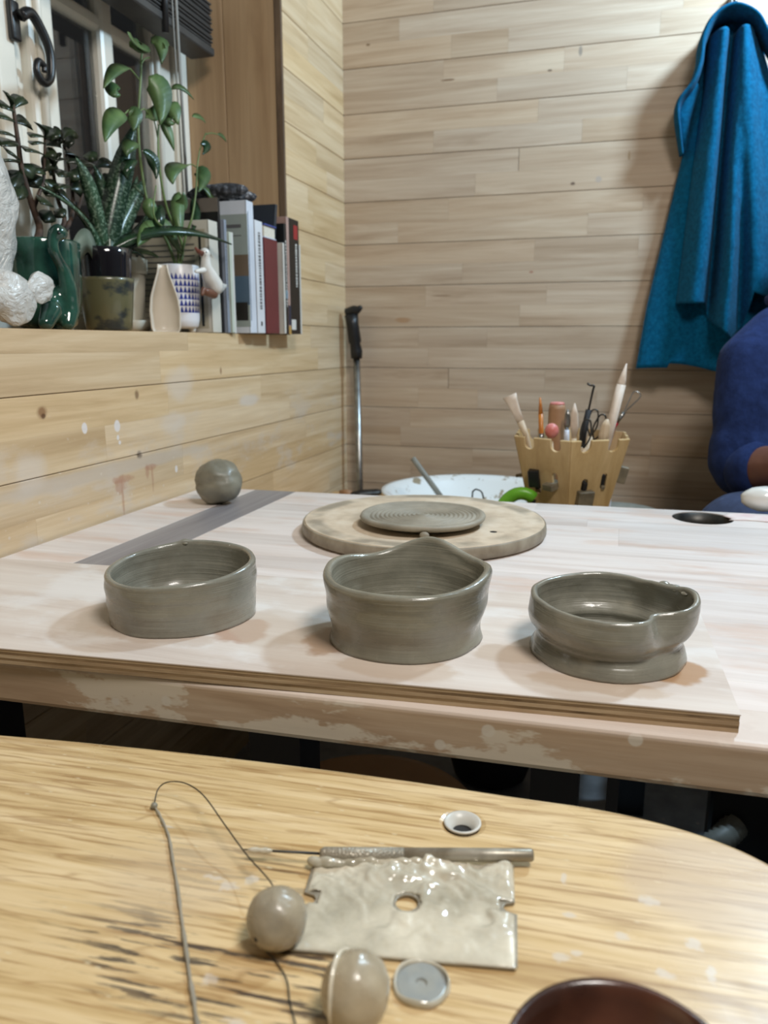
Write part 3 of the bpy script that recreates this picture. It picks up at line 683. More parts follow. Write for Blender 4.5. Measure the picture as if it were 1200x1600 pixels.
# ------------------------------------------------------------------ bat, thrown disc, clay ball
bt = empty('throwing_bat', (-.2166, .888, T), 'round clay-smeared chipboard throwing bat lying flat on the work table', 'bat')
mk('disc', lathe([(0, .0003), (.140, .0003), (.1445, .003), (.1455, .006), (.1455, .0145), (.1435, .017), (0, .017)], (-.2166, .888, T), 96), M['bat'], bt)
mk('rim_clay', lathe([(.1450, .002), (.1466, .004), (.1470, .010), (.1462, .0155), (.1450, .0165)], (-.2166, .888, T), 96, lambda th, r, z: (r+.0005*fbm(th*9, z*300), z), True), M['bat_edge'], bt, True)
ph = at(771, 831, 'z', T+.017); mk('pin_hole_shade', lathe([(0, .0171), (.0042, .0171), (.0042, .0166), (0, .0166)], (ph.x, ph.y, T), 16), M['dark'], bt)  # flat dark disc painted as the shade of a pin hole
DZ = T+.0172
prof = [(0, .0004), (.050, .0004), (.053, .0040), (.0670, .0062), (.0715, .0085), (.0724, .0108), (.0715, .0128), (.0690, .0138), (.0655, .0134)]
r = .0645
while r > .004: prof.append((r, .0112+.0010*math.sin(r*2*PI/.0052)+.0014*math.exp(-(r/.012)**2))); r -= .0012
prof.append((0, .0135))
cd_ = mk('clay_disc', lathe(prof, (-.209, .852, DZ), 96, lambda th, r, z: (r*(1+.012*math.sin(2*th+.6)+.006*fbm(math.cos(th)*2, math.sin(th)*2)), z+(.0006*math.sin(3*th) if r > .05 else 0))), M['clay_dry'], None, True, (-.209, .852, DZ))
tag(cd_, 'thin ringed grey clay disc resting on the throwing bat', 'clay disc')
q = at(660, 820, 'z', DZ+.003); mk('drip', sphere((-.190, .7835, DZ+.0045), (.0055, .004, .0042), 12, 8), M['clay_dry'], cd_, True)
def dent(d):
    k = .98+.10*fbm(d.x*1.1+3, d.y*1.1, d.z*1.1)+.03*fbm(d.x*3, d.y*3, d.z*3+5)
    k -= .09*math.exp(-((d.z-.12-.25*d.x)/.08)**2)*max(0, .4-d.y)
    return k
cb = mk('clay_ball', sphere((-.536, .966, T+.0312), (.0345, .0335, .0325), 40, 24, dent), M['clay_ball'], None, True, (-.536, .966, T))
tag(cb, 'fist-sized lump of grey clay sitting beside the grey table strip', 'clay ball')

# ------------------------------------------------------------------ oak bench in front, with its tools
O = .73
ob = empty('oak_bench', (-.05, .25, FLOOR), 'honey oak bench top with rounded corner and dried clay smears', 'bench')
outline = spline([(-.46, .345), (-.367, .362), (-.28, .373), (-.195, .381), (-.115, .386), (-.042, .388), (.0, .3895), (.03, .387), (.056, .381), (.078, .371), (.096, .355), (.112, .33), (.122, .29), (.126, .22), (.12, .12), (.07, .055), (-.05, .06), (-.15, .10), (-.22, .165), (-.26, .192), (-.36, .225), (-.44, .265), (-.47, .31), (-.46, .345)], 4)[:-1]
cup_c = (-.0635, .3535); bolt_c = (-.059, .2467)
vf = prism([(p.x, p.y) for p in [Vector((q[0], q[1], 0)) for q in outline]], [circ(cup_c[0], cup_c[1], .0082, 28)], O-.03, O, .004)
mk('top', vf, M['oak'], ob)
cupo = mk('hole_cup', lathe([(.0098, .0004), (.0096, .0012), (.0086, .0012), (.0050, -.0036), (.0050, -.008), (.0060, -.008), (.0080, -.004), (.0081, -.0005)], (*cup_c, O), 36, None, True), M['whiteplastic'], ob, True); cupo['label'] = 'white plastic hole liner'
mk('hole_shade_disc', lathe([(0, -.0042), (.0051, -.0042), (.0051, -.006), (0, -.006)], (*cup_c, O), 20), M['dark'], ob)  # dark disc replaces the shade deep in the hole
bo = mk('bolt_head', lathe([(0, .0006), (.0018, .0006), (.0024, .0015), (.0050, .0016), (.0092, .0016), (.0102, .0013), (.0106, .0002)], (*bolt_c, O), 36), M['boltgrey'], ob); bo['label'] = 'flat round steel bolt head'
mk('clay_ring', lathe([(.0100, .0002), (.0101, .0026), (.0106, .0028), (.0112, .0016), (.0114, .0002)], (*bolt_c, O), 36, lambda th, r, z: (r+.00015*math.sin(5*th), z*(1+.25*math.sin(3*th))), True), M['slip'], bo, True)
for x, y in ((-.40, .29), (-.10, .12), (.07, .12), (.04, .33)): mk('leg', boxvf((x-.02, y-.02, FLOOR), (x+.02, y+.02, O-.03)), M['steel_black'], ob)

# steel rib with slip, needle tool on top of it
A_, B_, C_, D_ = (-.1250, .3025), (-.0333, .3255), (-.0243, .2638), (-.1148, .2469)
def rp(u, v):
    p = [(A_[i]*(1-u)+B_[i]*u)*(1-v)+(D_[i]*(1-u)+C_[i]*u)*v for i in (0, 1)]; return p
def edge_out(u, v): return rp(u, v)
ol = [rp(.02, 0), rp(.98, 0), rp(1, .04), rp(1.0, .40), rp(.955, .42), rp(.945, .455), rp(.96, .49), rp(1.01, .52), rp(1.005, .98), rp(.99, 1), rp(.01, 1), rp(0, .98), rp(-.01, .56), rp(.045, .52), rp(.055, .47), rp(.04, .43), rp(-.01, .40), rp(-.01, .05)]
hc = rp(.49, .46)
rb = empty('metal_rib', (hc[0], hc[1], O), 'rectangular steel potter rib with side notches coated in wet slip', 'rib tool')
mk('plate', prism(ol, [circ(hc[0], hc[1], .0050, 24)], O+.0006, O+.0020, .0003), M['tool_metal'], rb)
nu, nv = 84, 56; V, F, idx = [], [], {}
for i in range(nu+1):
    for j in range(nv+1):
        u, v = i/nu, j/nv; p = rp(u, v)
        dh = math.hypot(p[0]-hc[0], p[1]-hc[1])
        if dh < .0054: continue
        if (u > .94 and .40 < v < .53) or (u < .065 and .41 < v < .55): continue
        e = min(u, 1-u, v, 1-v); ed = min(1, e/.03)*min(1, (dh-.0054)/.002)
        wx = fbm(p[0]*40, p[1]*40, 8)*.016; h = .0004+.0026*max(0, .30+fbm((p[0]+wx)*55, (p[1]-wx)*90, 1))*(1.15-v)+.0022*max(0, fbm((p[0]-wx)*30+4, p[1]*42, 2)+.25)*(1.15-v)
        if v < .16: h += .0022*(1-v/.16)*(.6+fbm(p[0]*90, 7))
        idx[i, j] = len(V); V.append((p[0], p[1], O+.0018+h*(.15+.85*ed)))
for i in range(nu):
    for j in range(nv):
        q = [(i, j), (i+1, j), (i+1, j+1), (i, j+1)]
        if all(k in idx for k in q): F.append(tuple(idx[k] for k in q))
sl = mk('clay_slip', (V, F), M['slip'], rb, True); sl['label'] = 'shiny clay slip with pale glare in its colour'
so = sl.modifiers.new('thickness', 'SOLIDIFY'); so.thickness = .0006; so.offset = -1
nd = empty('needle_tool', (-.08, .315, O), 'metal needle tool with knurled grip lying along the rib', 'needle tool')
n0, n1, n2 = Vector((-.1590, .2940, O+.0062)), Vector((-.1225, .3010, O+.0066)), Vector((-.0250, .3305, O+.0058))
dirv = (n2-n1).normalized()
mk('handle', tube([n1+dirv*.040, n2-dirv*.001, n2], [.0031, .0031, .0026], 16), M['tool_metal'], nd, True)
mk('grip', tube([n1, n1+dirv*.002, n1+dirv*.0401], [.0020, .0032, .0032], 16), M['knurl'], nd, True)
mk('needle', tube([n0, n0.lerp(n1, .3), n1+dirv*.002], [.0003, .0006, .0007], 8), M['darksteel'], nd, True)
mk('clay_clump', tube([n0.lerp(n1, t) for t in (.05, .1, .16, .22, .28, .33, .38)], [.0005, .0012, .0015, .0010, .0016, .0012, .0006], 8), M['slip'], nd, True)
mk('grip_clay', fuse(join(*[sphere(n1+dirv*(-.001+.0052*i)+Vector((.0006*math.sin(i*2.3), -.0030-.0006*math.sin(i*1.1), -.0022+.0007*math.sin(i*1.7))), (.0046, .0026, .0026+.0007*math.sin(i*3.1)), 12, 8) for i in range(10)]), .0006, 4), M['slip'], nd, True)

# wire clay cutter: two beads and a wire
wc = empty('wire_clay_cutter', (-.12, .25, O), 'wire clay cutter with two clay-wet wooden beads on the oak bench', 'wire cutter')
def lumpy(d): return 1+.05*fbm(d.x*1.6+1, d.y*1.6, d.z*1.6)+.025*fbm(d.x*5, d.y*5, d.z*5)
c1 = Vector((-.1215, .2500, O+.0125)); c2 = Vector((-.0785, .2245, O+.0132))
bd1 = mk('bead', sphere(c1, .0124, 32, 20, lumpy), M['bead'], wc, True)
mk('bead_hole_shade', sphere(c1+Vector((-.0035, -.0106, -.0014)), .0016, 12, 8), M['dark'], bd1, True)  # small dark ball drawn as the shade in the bead's bore
bd2 = mk('bead', sphere(c2, (.0125, .0135, .0136), 32, 20, lumpy), M['bead'], wc, True)
ring = [c2+Vector((-.0062+.0008*math.cos(a*2), .0120*math.cos(a), .0122*math.sin(a))) for a in [2*PI*i/30 for i in range(31)]]
mk('bead_ridge', tube(ring, .0009, 6), M['slip'], bd2, True)
wz = [(430, 1391, .010), (418, 1372, .012), (385, 1335, .009), (350, 1287, .012), (318, 1243, .013), (290, 1224, .012), (262, 1222, .010), (247, 1233, .007), (242, 1252, .004), (241, 1261, .002)]
mk('wire', tube(spline([at(x, y, 'z', O+z) for x, y, z in wz], 5), .00035, 6), M['darksteel'], wc, True)
wz2 = [(240, 1258), (252, 1278), (264, 1308), (270, 1345), (277, 1385), (283, 1430), (290, 1480), (297, 1530), (303, 1565), (308, 1598), (330, 1680), (420, 1720), (500, 1650)]
pts = spline([at(x, y, 'z', O+.0014) for x, y in wz2], 6)
cw = mk('clay_coated_wire', tube(pts, [.0004+.0005*min(1, i/40)*abs(math.sin(i*.31))+.00015*math.sin(i*1.9)+.0002 for i in range(len(pts))], 7), M['clay_dry'], wc, True); cw['label'] = 'wire thick with drying clay'
mk('wire_knot', sphere(at(241, 1259, 'z', O+.002), .0019, 10, 7), M['clay_ball'], wc, True)
wz3 = [(440, 1420), (407, 1470), (430, 1500), (448, 1530), (453, 1565), (462, 1600)]
mk('wire_tail', tube(spline([at(x, y, 'z', O+.0012) for x, y in wz3], 5), .0003, 6), M['darksteel'], wc, True)
# brown bowl
bbz = O+.0005; bbc = (.0150, .2000)
bb = empty('brown_bowl', (*bbc, O), 'small brown glazed bowl of grey slurry at the edge of the oak bench', 'bowl')
mk('body', lathe([(0, 0), (.021, 0), (.024, .003), (.031, .014), (.0358, .025), (.0372, .0295), (.0365, .0315), (.0345, .0312), (.0325, .027), (.027, .014), (.018, .006), (0, .005)], (*bbc, bbz), 64), M['brown'], bb, True)
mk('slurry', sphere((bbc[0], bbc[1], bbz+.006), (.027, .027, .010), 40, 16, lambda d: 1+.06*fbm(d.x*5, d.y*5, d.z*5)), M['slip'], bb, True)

# ------------------------------------------------------------------ under the table
stl = empty('round_stool', (-.245, .72, FLOOR), 'round brown stool pushed under the work table', 'stool')
mk('seat', lathe([(0, .18), (.11, .18), (.125, .186), (.130, .196), (.126, .206), (.112, .21), (0, .21)], (-.245, .755, FLOOR), 64), M['brownfoam'], stl, True)
for a in (45, 135, 225, 315):
    ca, sa = math.cos(math.radians(a)), math.sin(math.radians(a)); mk('leg', tube([(-.245+.07*ca, .755+.07*sa, FLOOR+.181), (-.245+.10*ca, .755+.10*sa, FLOOR)], .012, 10), M['steel_black'], stl, True)
q = at(770, 1228, 'z', FLOOR)
mk_b = mk('black_bucket', lathe([(0, .001), (.045, .001), (.062, .012), (.070, .04), (.078, .22), (.082, .225), (.076, .228), (.072, .20), (.06, .03), (0, .02)], (q.x-.01, q.y+.03, FLOOR), 40), M['blackm'], None, True, (q.x, q.y, FLOOR))
tag(mk_b, 'black rubber bucket on the floor behind the round stool', 'bucket')
q = at(1110, 1290, 'z', FLOOR+.05)
mb = empty('motor_box', (q.x+.12, q.y+.05, FLOOR), 'black motor box with a grey ribbed hose on the floor', 'machine')
mk('housing', cbox((q.x-.005, q.y-.02, FLOOR+.0005), (q.x+.30, q.y+.03, FLOOR+.20), .012, 2), M['black'], mb)
hp = spline([(q.x+.03, q.y-.018, FLOOR+.07), (q.x+.0, q.y-.05, FLOOR+.055), (q.x-.05, q.y-.06, FLOOR+.03), (q.x-.10, q.y-.03, FLOOR+.02)], 14)
mk('hose', tube(hp, [.016+.003*(i % 2) for i in range(len(hp))], 12), M['grey_plate'], mb, True)

# ------------------------------------------------------------------ second bench behind, basin, tools
BZ = .64
b2_ = empty('low_bench', (-.25, 1.39, FLOOR), 'yellow wood bench behind the work table holding basin and tool pot', 'bench')
for i in range(4): mk('board', slab((-.612, 1.055+i*.1463, BZ-.03), (.095, 1.055+(i+1)*.1463-.001, BZ), '+z', .001), M['bench2'], b2_)  # front stretched under the table, unseen, to block light leaking onto the wall
for x, y in ((-.563, 1.20), (.06, 1.18), (-.50, 1.60), (.06, 1.60)): mk('leg', boxvf((x-.02, y-.02, FLOOR), (x+.02, y+.02, BZ-.03)), M['steel_black'], b2_)
bs = (-.250, 1.425)
ba = mk('enamel_basin', lathe([(0, .0005), (.115, .0005), (.135, .008), (.158, .048), (.168, .056), (.176, .058), (.176, .062), (.166, .062), (.152, .052), (.128, .014), (.11, .007), (0, .006)], (*bs, BZ), 72), M['basin'], None, True, (*bs, BZ))
tag(ba, 'wide white enamel basin spattered with clay', 'basin')
r0, r1 = Vector((-.275, 1.395, BZ+.009)), at(645, 716, 'y', 1.36)
tag(mk('grey_rod', tube([r0, r1], .0052, 14), M['grey_plate'], None, True, r0), 'grey rod leaning out of the enamel basin', 'rod')
hk = [at(738, 775, 'y', 1.30), at(740, 767, 'y', 1.30), at(746, 765, 'y', 1.30), at(755, 776, 'y', 1.30)]
tag(mk('wire_hook', tube(spline([(hk[0].x, 1.30, BZ+.012)]+hk+[(hk[3].x+.004, 1.30, BZ+.012)], 5), .0014, 8), M['darksteel'], None, True, hk[0]), 'bent wire hook sticking up from the enamel basin', 'hook')
p0, p1, p2 = at(532, 769, 'z', BZ+.006), at(548, 772, 'z', BZ+.006), at(600, 768, 'z', BZ+.008)
tt = empty('trimming_tool', (p1.x, p1.y, BZ), 'wooden-handled dark tool lying on the yellow bench beside the basin', 'tool')
mk('handle', tube([p0, p0.lerp(p1, .5), p1], [.005, .009, .008], 12), M['cork'], tt, True)
mk('blade', tube([p1, p1.lerp(p2, .3), p1.lerp(p2, .8), p2], [.005, .010, .009, .004], 10, (1, .5)), M['darksteel'], tt, True)
p0, p1 = at(545, 766, 'z', BZ+.006), at(612, 764, 'z', BZ+.006)
# grey plate and pale box beyond the tool pot
q = at(972, 790, 'z', BZ+.012)
tag(mk('grey_plate', lathe([(0, .0005), (.06, .0005), (.075, .006), (.082, .012), (.080, .014), (.072, .009), (0, .005)], (.012, 1.545, BZ), 56), M['grey_plate'], None, True, (.012, 1.545, BZ)), 'flat grey plate behind the tool pot', 'plate')
q = at(953, 770, 'y', 1.50)
cp = empty('pale_packet', (-.045, 1.50, BZ), 'pale blue packet with a small mark behind the tool pot', 'packet')
mk('packet', cbox((-.065, 1.452, BZ+.0005), (.001, 1.470, at(953, 741, 'y', 1.455).z), .002), M['cupwhite'], cp)
mk('mark', boxvf((-.016, 1.4512, BZ+.065), (-.009, 1.4518, BZ+.072)), M['darksteel'], cp)
# lime clamp ring
gc = Vector((-.132, 1.176, BZ+.052))
gr = empty('lime_hand_clamp', (gc.x, gc.y, BZ), 'lime green curved plastic clamp beside the tool pot', 'clamp')
ring = [gc+Vector((.036*math.cos(a), .006*math.cos(a), .056*math.sin(a))) for a in [math.radians(60+300*i/28) for i in range(29)]]
mk('handle', tube(ring, .0095, 12, (1, 1.2)), M['lime'], gr, True)
for i in range(6): mk('rib', boxvf((gc.x+.016, gc.y-.006, gc.z+.016+.0055*i), (gc.x+.022, gc.y+.006, gc.z+.019+.0055*i)), M['black'], gr)

# hexagonal tool pot
tc = Vector((-.066, 1.250, BZ)); RTp, RBp, HT = .0995, .050, .189
tp = empty('tool_pot', tc, 'hexagonal tapered plywood tool pot with scalloped rim and pegged slots', 'tool pot')
sl_h = math.hypot(HT, (RTp-RBp)*math.cos(PI/6)); a_t, a_b = RTp/2-.001, RBp/2-.001
top = [(a_t, sl_h)]
for cx in (.023, -.023):
    top += [(cx+.0085, sl_h)]+[(cx+.0085*math.cos(a), sl_h-.010-.0085*math.sin(a)) for a in [PI*i/10 for i in range(11)]]+[(cx-.0085, sl_h)]
outl = [(-a_b, 0), (a_b, 0)]+top+[(-a_t, sl_h)]
def slot(cx, cy, w, h): return circ(cx, cy+h/2-w/2, w/2, 8, 0, PI, True)+circ(cx, cy-h/2+w/2, w/2, 8, PI, 2*PI, True)
pan = prism(outl, [slot(-.014, .118, .010, .030), slot(.018, .128, .009, .026)], -.005, 0, .0006)
mats = []
for k in range(6):
    a = math.radians(-90+30+3+60*k)                        # outward direction of the panel
    outd = Vector((math.cos(a), math.sin(a), 0)); ex = Vector((-math.sin(a), math.cos(a), 0))
    ap_b, ap_t = RBp*math.cos(PI/6), RTp*math.cos(PI/6)
    base = tc+outd*ap_b+Vector((0, 0, .004)); ey = (outd*(ap_t-ap_b)+Vector((0, 0, HT))).normalized(); ez = ex.cross(ey)
    Mx = Matrix(((ex.x, ey.x, ez.x, base.x), (ex.y, ey.y, ez.y, base.y), (ex.z, ey.z, ez.z, base.z), (0, 0, 0, 1)))
    mk('panel', xf(pan, Mx), M['box_ply'], tp); mats.append(Mx)
mk('bottom', lathe([(0, 0), (RBp-.002, 0), (RBp-.002, .006), (0, .006)], (tc.x, tc.y, BZ+.0003), 6), M['box_ply'], tp)
def peg_or_slot_shade(k, x, y, w, h, l, mat, tilt=0): mk('peg_or_slot_shade', xf(cbox((-w/2, -h/2, -.014), (w/2, h/2, l), .001), mats[k] @ Matrix.Translation((x, y, 0)) @ Matrix.Rotation(tilt, 4, 'Y')), M[mat], tp)
peg_or_slot_shade(5, -.018, .130, .017, .027, .010, 'black', .35); peg_or_slot_shade(5, .012, .120, .020, .010, .012, 'peg_or_slot_shade', -.2); peg_or_slot_shade(5, -.014, .118, .006, .014, .004, 'dark')  # boxes in the dark material are painted slot shade, the others pegs
peg_or_slot_shade(0, -.012, .102, .026, .026, .010, 'peg_or_slot_shade'); peg_or_slot_shade(0, -.014, .122, .007, .012, .004, 'dark'); peg_or_slot_shade(0, .018, .127, .007, .020, -.001, 'dark'); peg_or_slot_shade(0, .018, .118, .006, .006, .003, 'peg_or_slot_shade')  # the two dark boxes here are slot shade as well
peg_or_slot_shade(1, -.016, .135, .014, .026, .014, 'peg_or_slot_shade'); peg_or_slot_shade(4, .0, .125, .006, .005, .014, 'peg_or_slot_shade')
RIM = BZ+HT
def tool(name, label, cat, px0, py0, px1, py1, y, build, grp=None):
    """tool standing in the pot: px0.. at the rim, px1.. the tip, both at depth y"""
    a, b = at(px0, py0, 'y', y), at(px1, py1, 'y', y); d = (a-b)
    low = Vector((tc.x+(a.x-tc.x)*.35, tc.y+(a.y-tc.y)*.35, BZ+.012))
    t = empty(name, low, label, cat, grp); build(t, low, a, b); return t
def stick(mat, r, rt=None): return lambda t, lo, a, b: mk('shaft', tube([lo, a, b], [r, r, rt or r], 12), M[mat], t, True)
def b_brush(t, lo, a, b):
    d = (b-a); mk('handle', tube([lo, a, a+d*.35], [.004, .0045, .006], 12), M['stick'], t, True)
    mk('flare', tube([a+d*.34, a+d*.6, a+d*.85, b], [.006, .0068, .009, .0115], 14, (1, .35), (1, 0, 0)), M['stickw'], t, True)
tool('fan_brush', 'pale wooden tool with a flared flat end in the pot', 'tool', 822, 680, 796, 618, 1.215, b_brush)
def b_pencil(t, lo, a, b):
    d = b-a; mk('shaft', tube([lo, a, a+d*.6], .0036, 10), M['pencil'], t, True); mk('tip', tube([a+d*.6, b], [.0036, .0012], 10), M['pencil'], t, True); mk('ferrule', tube([a-d*.1, a+d*.12], .0039, 10), M['steel'], t, True)
tool('orange_brush', 'thin orange lacquered brush handle in the pot', 'brush', 846, 685, 844, 621, 1.20, b_pencil)
def b_pin(t, lo, a, b):
    d = b-a; mk('shaft', tube([lo, a, a+d*.8, a+d*.94], [.012, .0132, .0132, .012], 18), M['cork'], t, True); mk('tip', tube([a+d*.93, a+d*.99, b], [.0122, .0105, .006], 18), M['pink'], t, True)
tool('rolling_pin', 'thick tan dowel with a pink-stained end in the pot', 'dowel', 868, 685, 871, 628, 1.255, b_pin)
def b_ball(t, lo, a, b): mk('shaft', tube([lo, a], .004, 10), M['stick'], t, True); mk('ball', sphere(b, (.0105, .010, .0115), 20, 14), M['pink'], t, True)
tool('ball_tool', 'pink and red rubber ball on a stick in the pot', 'tool', 860, 690, 862, 673, 1.195, b_ball)
def b_blade(t, lo, a, b):
    d = b-a; mk('handle', tube([lo, a, a+d*.3], [.004, .0045, .004], 10), M['cupwhite'], t, True)
    mk('blade', tube([a+d*.25, a+d*.5, a+d*.8, b], [.002, .0052, .004, .0006], 10, (1, .25), (1, 0, 0)), M['steel'], t, True)
tool('palette_knife', 'slim bright steel knife with white handle in the pot', 'knife', 885, 685, 887, 640, 1.23, b_blade)
tool('wood_knife', 'pale leaf-shaped wooden knife in the pot', 'knife', 897, 685, 898, 630, 1.225, lambda t, lo, a, b: (mk('handle', tube([lo, a], .004, 10), M['stick'], t, True), mk('blade', tube([a-(b-a)*.05, a+(b-a)*.35, a+(b-a)*.7, b], [.003, .0065, .0055, .0008], 10, (1, .3), (1, 0, 0)), M['stickw'], t, True)))
def b_hook(t, lo, a, b):
    d = b-a; mk('handle', tube([lo, a, a+d*.52], [.005, .0052, .0045], 12), M['blackm'], t, True)
    e = b; mk('wire', tube(spline([a+d*.5, a+d*.9, e, e+Vector((-.006, 0, .001)), e+Vector((-.010, 0, .004))], 5), .0016, 8), M['darksteel'], t, True)
tool('hook_tool', 'black-handled bent steel hook tool in the pot', 'tool', 911, 680, 928, 603, 1.215, b_hook)
def b_loop(t, lo, a, b):
    d = b-a; s = d.cross(Vector((0, 1, 0))).normalized()*.0075
    mk('handle', tube([lo, a], .0045, 10), M['stick'], t, True); mk('loop', tube(spline([a, a+d*.4+s, a+d*.9+s*.7, b, a+d*.9-s*.7, a+d*.4-s, a], 5), .0013, 7), M['darksteel'], t, True)
tool('loop_tool', 'steel loop trimming tool over the scalloped rim of the pot', 'tool', 912, 700, 918, 655, 1.185, b_loop)
tool('rake_tool', 'small steel ribbon tool behind the hook tool in the pot', 'tool', 922, 682, 930, 640, 1.26, b_loop)
def b_spoon(t, lo, a, b):
    d = b-a; mk('handle', tube([lo, a], .004, 10), M['stick'], t, True); mk('bowl', tube([a, a+d*.35, a+d*.75, b], [.004, .008, .007, .002], 12, (1, .45), (1, 0, 0)), M['stick'], t, True)
tool('wooden_spoon', 'small brown wooden spoon at the rim of the pot', 'spoon', 940, 695, 949, 655, 1.20, b_spoon)
tool('wire_brush', 'thin wire-ended tool beside the wooden spoon', 'tool', 928, 688, 943, 648, 1.225, b_loop)
def b_long(t, lo, a, b):
    d = b-a; mk('shaft', tube([lo, a, a+d*.72], [.0065, .007, .007], 14), M['stickw'], t, True); mk('tip', tube([a+d*.715, a+d*.78, b], [.007, .0055, .0008], 12, (1, .45), (1, 0, 0)), M['stickw'], t, True)
tool('long_modelling_stick', 'long whitened stick with a slanted knife tip in the pot', 'stick', 950, 683, 979, 568, 1.24, b_long)
def b_clear(t, lo, a, b):
    d = b-a; s = d.cross(Vector((0, 1, 0))).normalized()*.006
    mk('handle', tube([lo, a, a+d*.15], .004, 10), M['red'], t, True); mk('ferrule', tube([a+d*.15, a+d*.45], .003, 10), M['steel'], t, True)
    mk('loop', tube(spline([a+d*.44, a+d*.7+s*.6, b+s, b-s, a+d*.7-s*.6, a+d*.44], 5), .0009, 6), M['steel'], t, True)
tool('ribbon_tool', 'thin wire ribbon tool with a red collar leaning from the pot', 'tool', 958, 668, 996, 615, 1.29, b_clear)

# ------------------------------------------------------------------ walking stick in the corner
cn = empty('walking_stick', (-.565, 1.715, FLOOR), 'silver walking stick with black grip leaning in the corner', 'walking stick')
c0 = Vector((-.568, 1.715, FLOOR+.001)); ct = at(557, 552, 'y', 1.722); ch = at(549, 492, 'y', 1.724)
mk('shaft', tube([c0, ct], .0078, 16), M['steel'], cn, True)
mk('ferrule', tube([c0-Vector((0, 0, .0005)), c0+Vector((0, 0, .03))], .011, 14), M['blackm'], cn, True)
mk('grip', tube([ct-Vector((0, 0, .012)), ct+Vector((0, 0, .004)), ct.lerp(ch, .25), ct.lerp(ch, .3), ct.lerp(ch, .75), ch], [.013, .014, .012, .015, .014, .016], 14), M['black'], cn, True)
mk('grip_head', tube(spline([ch+Vector((-.013, 0, .002)), ch+Vector((0, 0, .007)), ch+Vector((.018, -.004, .012)), ch+Vector((.026, -.006, .018))], 4), [.008]+[.012]*6+[.010, .008, .007, .006, .005, .004], 12), M['black'], cn, True)

# ------------------------------------------------------------------ teal coat on its hook
hkp = at(1143, 2, 'y', 1.74)
hk_ = empty('coat_hook', (hkp.x, WY, hkp.z), 'small brass wall hook above the teal coat', 'hook')
mk('shank', tube([(hkp.x, WY-.0002, hkp.z+.012), (hkp.x, WY-.02, hkp.z+.012)], .004, 12), M['steel'], hk_, True)
mk('hook', tube(spline([(hkp.x, WY-.018, hkp.z+.014), (hkp.x, WY-.022, hkp.z-.004), (hkp.x-.001, WY-.030, hkp.z-.022), (hkp.x, WY-.048, hkp.z-.026), (hkp.x+.004, WY-.056, hkp.z-.008)], 5), .0042, 10), M['steel'], hk_, True)
ct_ = empty('teal_coat', (.19, WY-.05, .92), 'teal boiled wool coat hanging from the wall hook', 'coat')
def lerpt(tab, z):
    tab = sorted(tab)
    if z <= tab[0][0]: return tab[0][1]
    for (a, b), (c, d) in zip(tab, tab[1:]):
        if z <= c: return b+(d-b)*(z-a)/(c-a)
    return tab[-1][1]
XL = [(1.562, .122), (1.545, .114), (1.476, .110), (1.418, .104), (1.332, .093), (1.18, .068), (1.045, .046), (.923, .033)]
XR = [(1.562, .205), (1.53, .222), (1.50, .232), (1.42, .262), (1.30, .290), (1.05, .330), (.92, .350)]
def drape(ztop, hem, xl, xr, depth, nu=90, nv=70, back=.006, power=.5, off=0):
    V, F = [], []
    for side in (0, 1):
        for j in range(nv+1):
            for i in range(nu+1):
                u, v = i/nu, j/nv
                x_h = lerpt(xl, ztop)*(1-u)+lerpt(xr, ztop)*u
                zt = ztop; z = zt
                xh = lerpt(xl, 1.0)*(1-u)+lerpt(xr, 1.0)*u; z = zt+(hem(xh)-zt)*v
                x = lerpt(xl, z)*(1-u)+lerpt(xr, z)*u
                e = (max(0, 1-(2*u-1)**2))**power
                bk = back+off*max(0, 1.5-z)
                d = bk+e*depth(x, z, u) if side == 0 else bk+e*(depth(x, z, u)-.004) if e > .15 else bk+e*depth(x, z, u)*.5
                V.append((x, WY-max(d, .004), z))
    W = nu+1; n1_ = W*(nv+1)
    for s in (0, 1):
        for j in range(nv):
            for i in range(nu):
                q = (s*n1_+j*W+i, s*n1_+j*W+i+1, s*n1_+(j+1)*W+i+1, s*n1_+(j+1)*W+i); F.append(q if s else q[::-1])
    for i in range(nu): F.append((i, i+1, n1_+i+1, n1_+i)); F.append((nv*W+i, nv*W+i+1, n1_+nv*W+i+1, n1_+nv*W+i))
    for j in range(nv):
        for i in (0, nu): F.append((j*W+i, (j+1)*W+i, n1_+(j+1)*W+i, n1_+j*W+i))
    return V, F
def gz(x, c, w): return math.exp(-((x-c)/w)**2)
def d_back(x, z, u): return .034+.008*math.sin(u*9+2)+.005*math.sin(u*19+z*4)
def hem_b(x): return .921+.012*math.sin((x-.03)*22)*(1 if x > .1 else .3)
mk('back_panel', drape(1.562, hem_b, XL, XR, d_back, off=.085), M['wool'], ct_, True)
R1 = [(1.53, .142), (1.40, .140), (1.20, .133), (1.02, .128)]; R2 = [(1.53, .183), (1.40, .196), (1.20, .222), (1.0, .250)]; R3 = [(1.45, .176), (1.30, .180), (1.15, .186), (.95, .186)]
def smooth01(t): t = min(1, max(0, t)); return t*t*(3-2*t)
def d_front(x, z, u):
    k = .052
    k += .036*gz(x, lerpt(R1, z), .021)+.036*gz(x, lerpt(R2, z), .021+.02*(1.5-z))+(.050*gz(x, lerpt(R3, z), .016+.012*max(0, 1.15-z)))*smooth01((1.46-z)/.36)
    v1 = (lerpt(R1, z)+lerpt(R3, z))/2+.004
    k -= .044*gz(x, v1, .008)+.024*gz(x, (lerpt(R3, z)+lerpt(R2, z))/2, .010)*smooth01((1.46-z)/.36)
    return k+.003*fbm(x*30, z*14)
